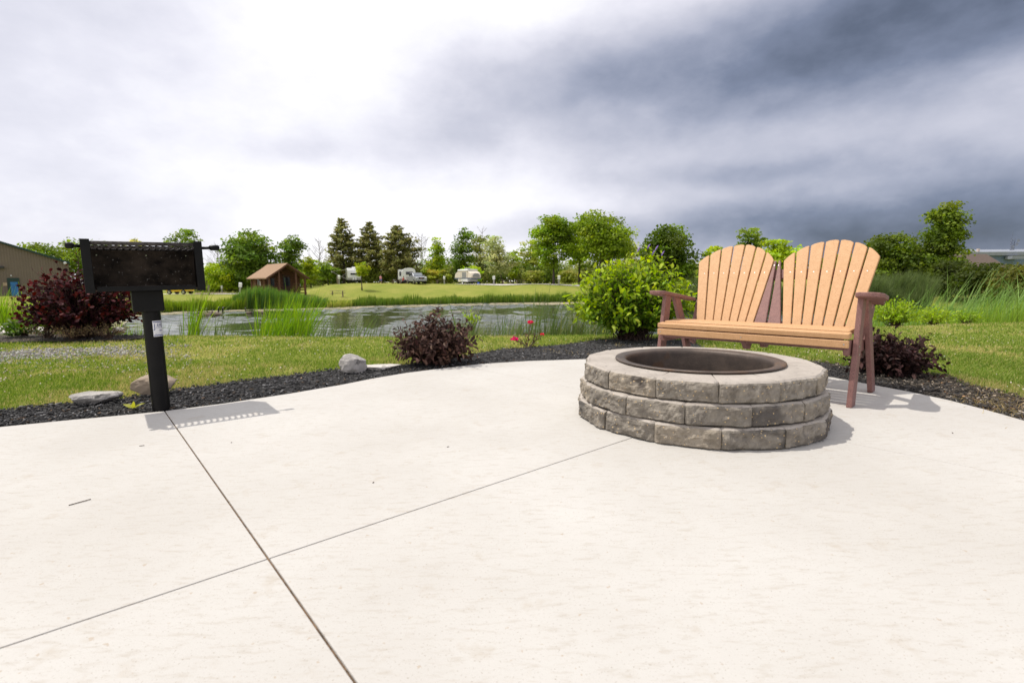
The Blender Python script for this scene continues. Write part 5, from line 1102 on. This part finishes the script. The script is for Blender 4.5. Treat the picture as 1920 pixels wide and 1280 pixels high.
# parking timbers and posts by the road
TIM = noise_mat('pale_timber', (.42, .34, .24), (.50, .41, .30), 3, .8)
for i, (px, yv, a, lb) in enumerate(((385, 71, .12, 'pale parking timber lying just right of the yellow runabout'), (405, 70, .22, 'pale parking timber lying farther right beside the road'))):
    g = gp(px, yv, 545); o = MB().box((0, 0, .12), (2.6, .24, .22)).build('parking_timber', TIM, None, bevel=.02); o.location = g; o.rotation_euler = (0, 0, a); tag(o, lb, 'timber', 'parking timbers')
POSTW = noise_mat('grey_post', (.20, .16, .12), (.26, .22, .17), 4, .9)
g = gp(392, 60, 552); o = MB().box((0, 0, .55), (.16, .16, 1.2)).build('wooden_post', POSTW, None, bevel=.01); o.location = g; tag(o, 'weathered wooden post standing in front of the parking timbers', 'post')
g = gp(633, 96, 528); o = MB().box((0, 0, .75), (.28, .2, 1.6)).build('wooden_post', POSTW, None, bevel=.01); o.location = g; tag(o, 'brown wooden post under the awning of the first camper', 'post')
# hookup pedestals
def pedestal(): 
    o = empty('hookup_pedestal', (0, 0, 0)); MB().box((0, 0, .4), (.17, .15, .86)).build('post', VGREY, o, bevel=.02); MB().prism([(-.11, .78), (.13, .78), (.13, 1.22), (-.02, 1.3), (-.11, 1.22)], 'x', -.16, .16).build('meter_box', VWHT, o, bevel=.02); return o
proto = pedestal(); first = True
for px, yv, rz, sc, lb in ((415, 84, .1, .95, 'white hookup pedestal by the bushes right of the grill'), (448, 74, .2, 1.25, 'leaning white hookup pedestal left of the log cabin'), (561, 86, 0, .9, 'white hookup pedestal seen past the right porch post of the cabin'), (636, 95, 0, 1.25, 'white hookup pedestal beside the post under the awning'), (833, 92, .2, 1.1, 'white hookup pedestal left of the pop-up camper'), (926, 90, .3, 1.2, 'white hookup pedestal right of the pop-up camper under the leaning olive'), (1048, 82, 0, 1.2, 'white hookup pedestal in front of the left maple trunk'), (1727, 44, .2, .9, 'white hookup pedestal below the tallest tree on the right')):
    if first: o = proto; first = False
    else:
        o = proto.copy(); COL.objects.link(o)
        for ch in list(proto.children): d_ = ch.copy(); COL.objects.link(d_); d_.parent = o
    g = gp(px, yv); o.location = g if px != 1727 else (g[0], g[1], g[2] + .4); o.rotation_euler = (0, .12 if px == 448 else 0, rz); o.scale = (sc, sc, sc); tag(o, lb, 'pedestal', 'hookup pedestals at the camp sites')
g = gp(571, 80); o = MB().tube([(0, 0, 0), (0, 0, .95), (0, 0, 1.05)], [.13, .13, .07], 12).tube([(0, 0, .75), (0, 0, .8)], [.17, .17], 12).build('red_hydrant', noise_mat('red_paint', (.50, .06, .03), (.56, .08, .04), 3, .5), None, bevel=.01); o.location = g; tag(o, 'red standpipe on the grass just right of the log cabin', 'standpipe')
# picnic tables
PTW = noise_mat('table_wood', (.20, .15, .11), (.28, .22, .16), 4, .85)
def picnic():
    o = empty('picnic_table', (0, 0, 0)); t = MB()
    for i in range(5): t.box((0, -.32 + i * .16, .75), (1.85, .145, .04))
    t.build('table_top', PTW, o)
    for s in (-1, 1):
        MB().box((0, s * .68, .44), (1.85, .26, .04)).build('bench_seat', PTW, o)
        MB().bar((s * .62, -.62, 0), (s * .62, -.22, .73), .04, .09, (1, 0, 0)).bar((s * .62, .62, 0), (s * .62, .22, .73), .04, .09, (1, 0, 0)).bar((s * .66, -.78, .40), (s * .66, .78, .40), .04, .09).build('trestle', PTW, o)
    return o
proto = picnic(); first = True
for px, yv, rz, sc, lb in ((632, 66, .25, 1.0, 'picnic table on the far bank below the first camper'), (784 - 40, 94, .1, 1.0, 'picnic table where the person in red sits'), (826, 95, .2, 1.0, 'picnic table left of the pop-up camper'), (950, 92, .1, 1.0, 'picnic table under the leaning olive tree'), (976, 93, -.1, 1.0, 'picnic table between the olive and the left maple'), (1108, 84, .1, 1.05, 'picnic table by the widest maple trunk')):
    if first: o = proto; first = False
    else:
        o = proto.copy(); COL.objects.link(o)
        for ch in list(proto.children): d_ = ch.copy(); COL.objects.link(d_); d_.parent = o
    o.location = gp(px, yv); o.rotation_euler = (0, 0, rz); o.scale = (sc, sc, sc); tag(o, lb, 'picnic table', 'picnic tables at the camp sites')
g = gp(897, 92); o = MB().lathe([(.001, 0), (.15, 0), (.2, .38), (.215, .40), (.19, .39), (.001, .36)], 16).build('bucket', noise_mat('blue_plastic', (.03, .10, .45), (.04, .12, .5), 3, .4)); o.location = g; MB().tube([(-.2, 0, .38), (-.12, 0, .56), (.12, 0, .56), (.2, 0, .38)], .012, 6).build('handle', VGREY, o); tag(o, 'blue bucket on the grass at the right end of the pop-up camper', 'bucket')

# ================================================================== PEOPLE
def skin_body(name, J, E_, mat, par, sub=1):
    me = bpy.data.meshes.new(name); me.from_pydata([j[:3] for j in J], E_, []); tmp = bpy.data.objects.new(name, me); COL.objects.link(tmp)
    sk = tmp.modifiers.new('skin', 'SKIN'); sk.use_smooth_shade = True; tmp.modifiers.new('sub', 'SUBSURF').levels = sub
    for i, j in enumerate(J): me.skin_vertices[0].data[i].radius = (j[3], j[3]); me.skin_vertices[0].data[i].use_root = (i == 0)
    dg = bpy.context.evaluated_depsgraph_get(); dg.update(); m2 = bpy.data.meshes.new_from_object(tmp.evaluated_get(dg)); bpy.data.objects.remove(tmp); m2.materials.clear(); m2.materials.append(mat)
    return link(bpy.data.objects.new(name, m2), par)
SKIN = noise_mat('skin', (.48, .28, .20), (.54, .33, .24), 6, .6)
def hand(par, w, d, s=1.0):                      # palm, four bent fingers and a thumb on the side
    w = np.array(w, float); d = np.array(d, float); d /= np.linalg.norm(d); sd = np.cross(d, [0, 1, .1]); sd /= np.linalg.norm(sd); nr_ = np.cross(sd, d)
    mb = MB(); mb.tube([w, w + d * .045 * s, w + d * .085 * s], [.022 * s, .034 * s, .030 * s], 8)
    for i, (o, L_) in enumerate(((-.026, .065), (-.009, .075), (.009, .07), (.026, .055))):
        a = w + d * .08 * s + sd * o * s; b = a + d * L_ * .55 * s + nr_ * .006 * s; c_ = b + (d * .75 + nr_ * .6) * L_ * .45 * s; mb.tube([a, b, c_], [.009 * s, .0085 * s, .006 * s], 6)
    a = w + d * .03 * s + sd * -.03 * s; mb.tube([a, a + (d * .6 - sd * .8) * .035 * s, a + (d * .9 - sd * .5) * .06 * s], [.011 * s, .0095 * s, .007 * s], 6)
    mb.build('hand', SKIN, par, smooth=True)
def head_bits(par, c, r, face, hair):
    c = np.array(c); f = np.array(face, float); s_ = np.array([-f[1], f[0], 0]); hm = MB(); hm.ball(tuple(c - f * r * .18 + np.array([0, 0, r * .22])), (r * 1.06, r * 1.06, r * 1.12), 12, 8); hm.build('hair', hair, par, smooth=True)
    fm = MB()
    for k in (-1, 1): fm.ball(tuple(c + f * r * .93 + s_ * k * r * .38), r * .12, 6, 5)
    fm.build('eyes', UNDER, par)
    MB().ball(tuple(c + f * r * .98 + np.array([0, 0, -r * .15])), (r * .15, r * .15, r * .25), 6, 5).build('nose', SKIN, par); MB().box(tuple(c + f * r * .90 + np.array([0, 0, -r * .5])), (r * .5, r * .12, r * .1)).build('mouth', noise_mat('lips', (.35, .12, .10), (.4, .15, .12), 5, .5), par)
    em = MB(); [em.ball(tuple(c + s_ * k * r * 1.0), (r * .12, r * .2, r * .3), 6, 5) for k in (-1, 1)]; em.build('ears', SKIN, par)
g = gp(714, 92); pe = empty('person', g, R(25), 'person in a pink top and blue shorts walking on the grass beside the pines', 'person')
J = [(0, 0, .80, .10), (0, 0, 1.0, .115), (0, 0, 1.18, .125), (0, -.01, 1.29, .05), (0, -.02, 1.42, .085), (.15, 0, 1.20, .05), (.19, .08, .98, .038), (.19, -.02, .80, .028), (-.15, 0, 1.20, .05), (-.19, -.08, .98, .038), (-.19, -.2, .84, .028), (.08, 0, .74, .085), (.09, -.12, .43, .058), (.09, -.16, .07, .04), (.09, -.28, .03, .035), (-.08, 0, .74, .085), (-.09, .08, .43, .058), (-.09, .25, .10, .04), (-.09, .16, .04, .035)]
skin_body('body', J, [(0, 1), (1, 2), (2, 3), (3, 4), (2, 5), (5, 6), (6, 7), (2, 8), (8, 9), (9, 10), (0, 11), (11, 12), (12, 13), (13, 14), (0, 15), (15, 16), (16, 17), (17, 18)], SKIN, pe)
PINK = noise_mat('pink_cloth', (.66, .25, .30), (.74, .32, .36), 5, .9); BLUEC = noise_mat('blue_cloth', (.10, .14, .42), (.14, .18, .5), 5, .9); HAIR = noise_mat('brown_hair', (.10, .055, .03), (.16, .09, .05), 12, .6); REDC = noise_mat('red_cloth', (.40, .05, .05), (.48, .08, .07), 5, .9); DKC = noise_mat('dark_cloth', (.02, .022, .035), (.03, .033, .05), 5, .9)
MB().lathe([(.07, 1.28), (.155, 1.23), (.165, 1.1), (.15, .95), (.17, .80), (.165, .795)], 14).tube([(.13, 0, 1.22), (.19, .05, 1.05)], [.075, .062], 8).tube([(-.13, 0, 1.22), (-.19, -.05, 1.05)], [.075, .062], 8).build('shirt', PINK, pe, smooth=True)
MB().tube([(.06, 0, .84), (.085, -.04, .66), (.09, -.10, .48)], [.13, .115, .10], 10).tube([(-.06, 0, .84), (-.085, .03, .66), (-.09, .06, .48)], [.13, .115, .10], 10).build('shorts', BLUEC, pe, smooth=True)
head_bits(pe, (0, -.02, 1.43), .095, (0, -1, 0), HAIR); hand(pe, (.19, -.02, .79), (0, -.2, -1), .9); hand(pe, (-.19, -.2, .83), (0, -.4, -1), .9)
g = gp(793 - 39, 92.6); g = gp(741 + 15, 92.8); ps = empty('person', g, R(75), 'person in a red top sitting at the picnic table left of the pickup', 'person')
J = [(0, 0, .52, .12), (0, -.01, .75, .13), (0, -.05, .98, .14), (0, -.08, 1.10, .055), (0, -.11, 1.24, .09), (.18, -.06, 1.0, .055), (.22, -.15, .78, .042), (.14, -.36, .74, .03), (-.18, -.06, 1.0, .055), (-.22, -.15, .78, .042), (-.14, -.36, .74, .03), (.10, -.06, .50, .09), (.12, -.42, .50, .068), (.12, -.44, .09, .045), (.12, -.58, .04, .04), (-.10, -.06, .50, .09), (-.12, -.42, .50, .068), (-.12, -.44, .09, .045), (-.12, -.58, .04, .04)]
skin_body('body', J, [(0, 1), (1, 2), (2, 3), (3, 4), (2, 5), (5, 6), (6, 7), (2, 8), (8, 9), (9, 10), (0, 11), (11, 12), (12, 13), (13, 14), (0, 15), (15, 16), (16, 17), (17, 18)], SKIN, ps)
MB().lathe([(.07, 1.09), (.18, 1.03), (.185, .85), (.165, .62), (.17, .50)], 14, (0, -.03, 0)).tube([(.16, -.05, 1.0), (.22, -.13, .82)], [.08, .065], 8).tube([(-.16, -.05, 1.0), (-.22, -.13, .82)], [.08, .065], 8).build('shirt', REDC, ps, smooth=True)
MB().tube([(.09, 0, .51), (.12, -.42, .51), (.12, -.45, .12)], [.125, .095, .07], 10).tube([(-.09, 0, .51), (-.12, -.42, .51), (-.12, -.45, .12)], [.125, .095, .07], 10).build('trousers', DKC, ps, smooth=True)
head_bits(ps, (0, -.115, 1.25), .1, (0, -1, 0), HAIR); hand(ps, (.14, -.36, .74), (-.3, -1, 0)); hand(ps, (-.14, -.36, .74), (.3, -1, 0))

# ================================================================== GEESE
GOOSE = leaf_mat('goose_feathers', 0, .8, .2)
def goose_mesh():
    sp = [(-.42, .16, .015), (-.36, .17, .05), (-.22, .15, .11), (0, .12, .145), (.18, .14, .125), (.27, .19, .085), (.31, .27, .055), (.31, .38, .038), (.32, .50, .034), (.35, .57, .042), (.40, .585, .040), (.45, .575, .022), (.50, .565, .012), (.51, .565, .004)]
    cl_ = [(.55, .52, .48), (.05, .045, .04), (.14, .10, .075), (.16, .12, .09), (.20, .16, .125), (.30, .26, .22), (.015, .014, .014), (.012, .012, .012), (.012, .012, .012), (.30, .29, .28), (.02, .02, .02), (.012, .012, .012), (.012, .012, .012), (.012, .012, .012)]
    mb = MB(); n0 = 0; mb.tube([(x, 0, z) for x, z, r in sp], [r for _, _, r in sp], 10); mb.T = [c for c in cl_ for _ in range(10)]
    return mb
gm = None
geese = [(375, 594, 'goose swimming leftmost and lowest in the loose row', 2.6, .9), (387, 591.5, 'goose second from the left with its neck up', 3.0, 1.0), (391, 592.5, 'goose third from the left, close beside its neighbour', .2, .8), (397, 591, 'goose in the middle of the flock', 3.3, .9), (402, 589.5, 'goose farthest back in the flock with its neck raised', .1, 1.0), (408, 592.5, 'goose at the right end of the flock nearest the camera', .3, 1.1), (467, 588, 'goose dozing on the water left of the bright cattails', 3.0, .8), (490, 587.5, 'goose floating behind the bright cattails', .2, .8)]
for i, (px, py, lb, rz, sc) in enumerate(geese):
    if gm is None: go = goose_mesh().build('goose', GOOSE, None, smooth=True, tint=True); gm = go
    else: go = gm.copy(); COL.objects.link(go)
    x, y = G(px, py, ZW); go.location = (x, y, ZW - .05); go.rotation_euler = (0, 0, rz); go.scale = (sc * 1.15,) * 3; tag(go, lb, 'goose', 'geese swimming on the left of the pond')
x, y = G(852, 586, ZW); o = MB().prism([(-.5, 0), (.5, 0), (.6, .07), (.2, .13), (-.45, .10)], 'y', -.12, .12).build('driftwood', noise_mat('bleached_wood', (.5, .47, .43), (.6, .57, .52), 4, .8), None, bevel=.02); o.location = (x, y, ZW); tag(o, 'small pale piece of driftwood floating on the pond', 'driftwood')

# ================================================================== LIGHT
TOSUN = Vector((-.46, .12, 1.0)).normalized()
sd = bpy.data.lights.new('sun', 'SUN'); so = bpy.data.objects.new('sun', sd); COL.objects.link(so); so.rotation_euler = TOSUN.to_track_quat('Z', 'Y').to_euler()
sd.energy = 2.5; sd.angle = R(.6); sd.color = (1.0, .95, .86)
world = bpy.data.worlds.new('World'); scene.world = world; world.use_nodes = True
nt = world.node_tree; L = nt.links; nt.nodes.clear()
def MA(op, a, b=None, c=None):
    n = nn(nt, 'ShaderNodeMath', operation=op)
    for i, v in enumerate((a, b, c)):
        if v is None: continue
        if isinstance(v, (int, float)): n.inputs[i].default_value = v
        else: L.new(v, n.inputs[i])
    return n.outputs[0]
tc = nn(nt, 'ShaderNodeTexCoord'); sep = nn(nt, 'ShaderNodeSeparateXYZ'); L.new(tc.outputs['Generated'], sep.inputs[0]); sx, sy, sz = sep.outputs
az0 = MA('MULTIPLY', MA('ARCTAN2', sx, sy), 180 / math.pi); el0 = MA('MULTIPLY', MA('ARCSINE', sz), 180 / math.pi)
# cloud texture over the dome, slightly flattened
def wn(sc_, d, off, r=.55):
    mp = nn(nt, 'ShaderNodeMapping'); mp.inputs['Location'].default_value = off; mp.inputs['Scale'].default_value = (1.0, 1.0, 1.75); L.new(tc.outputs['Generated'], mp.inputs[0])
    n = nn(nt, 'ShaderNodeTexNoise', i_Scale=sc_, i_Detail=float(d), i_Roughness=r); L.new(mp.outputs[0], n.inputs['Vector']); return n.outputs['Fac']
nA = MA('SUBTRACT', wn(3.2, 5, (3, 1, 0)), .5); nB = MA('SUBTRACT', wn(3.2, 5, (9, 4, 0)), .5); nC = MA('SUBTRACT', wn(4.2, 8, (5.3, 7, 0), .58), .5); nD = MA('SUBTRACT', wn(11, 6, (2.3, 5, 1), .55), .5)
az = MA('ADD', az0, MA('MULTIPLY', nA, 15.0)); el = MA('ADD', el0, MA('MULTIPLY', nB, 7.0))
def azel(px, py): d = ray(px, py); return math.degrees(math.atan2(d[0], d[1])), math.degrees(math.asin(d[2] / np.linalg.norm(d)))
D = None
def blob(a0, e0, sa, se, amp, rot=0.0):
    global D
    c, s = math.cos(rot), math.sin(rot); da = MA('SUBTRACT', az, a0); de = MA('SUBTRACT', el, e0)
    u = MA('MULTIPLY', MA('ADD', MA('MULTIPLY', da, c), MA('MULTIPLY', de, s)), 1 / sa); v = MA('MULTIPLY', MA('ADD', MA('MULTIPLY', da, -s), MA('MULTIPLY', de, c)), 1 / se)
    q = MA('ADD', MA('MULTIPLY', u, u), MA('MULTIPLY', v, v)); g = MA('MULTIPLY', MA('EXPONENT', MA('MULTIPLY', q, -1.0)), amp)
    D = g if D is None else MA('ADD', D, g)
SKYB = [(1640, 70, 24, 6.2, .68, .08), (1860, 40, 14, 7, .15, .1), (1130, 150, 9, 4.5, .20, -.1), (1960, 420, 20, 5.4, .64, .05), (1480, 440, 17, 3.2, .44, -.05), (1430, 330, 15, 1.7, .24, -.06), (880, 225, 9, 5.0, .15, .3), (20, 60, 13, 14, .12, 0), (590, 290, 7, 2.6, .10, .1), (40, 430, 14, 5, .07, 0), (1020, 440, 12, 1.6, .12, 0)]
for px, py, sa, se, amp, rot in SKYB: a, e = azel(px, py); blob(a, e, sa, se, amp, rot)
blob(105, 25, 36, 30, .55)
D0 = D; D = MA('ADD', D, MA('MULTIPLY', nC, MA('ADD', MA('MULTIPLY', D0, .75), .16))); D = MA('ADD', D, MA('MULTIPLY', nD, MA('ADD', MA('MULTIPLY', D0, .28), .06)))
cr = nn(nt, 'ShaderNodeValToRGB'); L.new(D, cr.inputs[0]); els = cr.color_ramp.elements
ramp = [(0.0, (.80, .79, .81)), (.09, (.62, .615, .675)), (.20, (.46, .465, .535)), (.40, (.285, .305, .385)), (.60, (.155, .180, .252)), (.80, (.088, .106, .152)), (1.0, (.058, .067, .088))]
els[0].position = ramp[0][0]; els[0].color = c4(ramp[0][1]); els[1].position = ramp[-1][0]; els[1].color = c4(ramp[-1][1])
for p_, c_ in ramp[1:-1]: e_ = els.new(p_); e_.color = c4(c_)
ns = nn(nt, 'ShaderNodeTexSky', sky_type='NISHITA'); ns.sun_disc = False; ns.sun_elevation = math.asin(TOSUN.z); ns.sun_rotation = math.atan2(TOSUN.x, TOSUN.y)
b1 = nn(nt, 'ShaderNodeBackground', i_Strength=.10); L.new(ns.outputs[0], b1.inputs[0]); b2 = nn(nt, 'ShaderNodeBackground', i_Strength=1.0); L.new(cr.outputs[0], b2.inputs[0])
ms = nn(nt, 'ShaderNodeMixShader'); ms.inputs[0].default_value = .94; L.new(b1.outputs[0], ms.inputs[1]); L.new(b2.outputs[0], ms.inputs[2])
wo = nn(nt, 'ShaderNodeOutputWorld'); L.new(ms.outputs[0], wo.inputs[0])

scene.render.engine = 'CYCLES'
vs = scene.view_settings; vs.view_transform = 'Standard'; vs.look = 'None'; vs.exposure = 0.5; vs.gamma = 1.0; vs.use_curve_mapping = False
scene.cycles.max_bounces = 6; scene.cycles.use_denoising = True
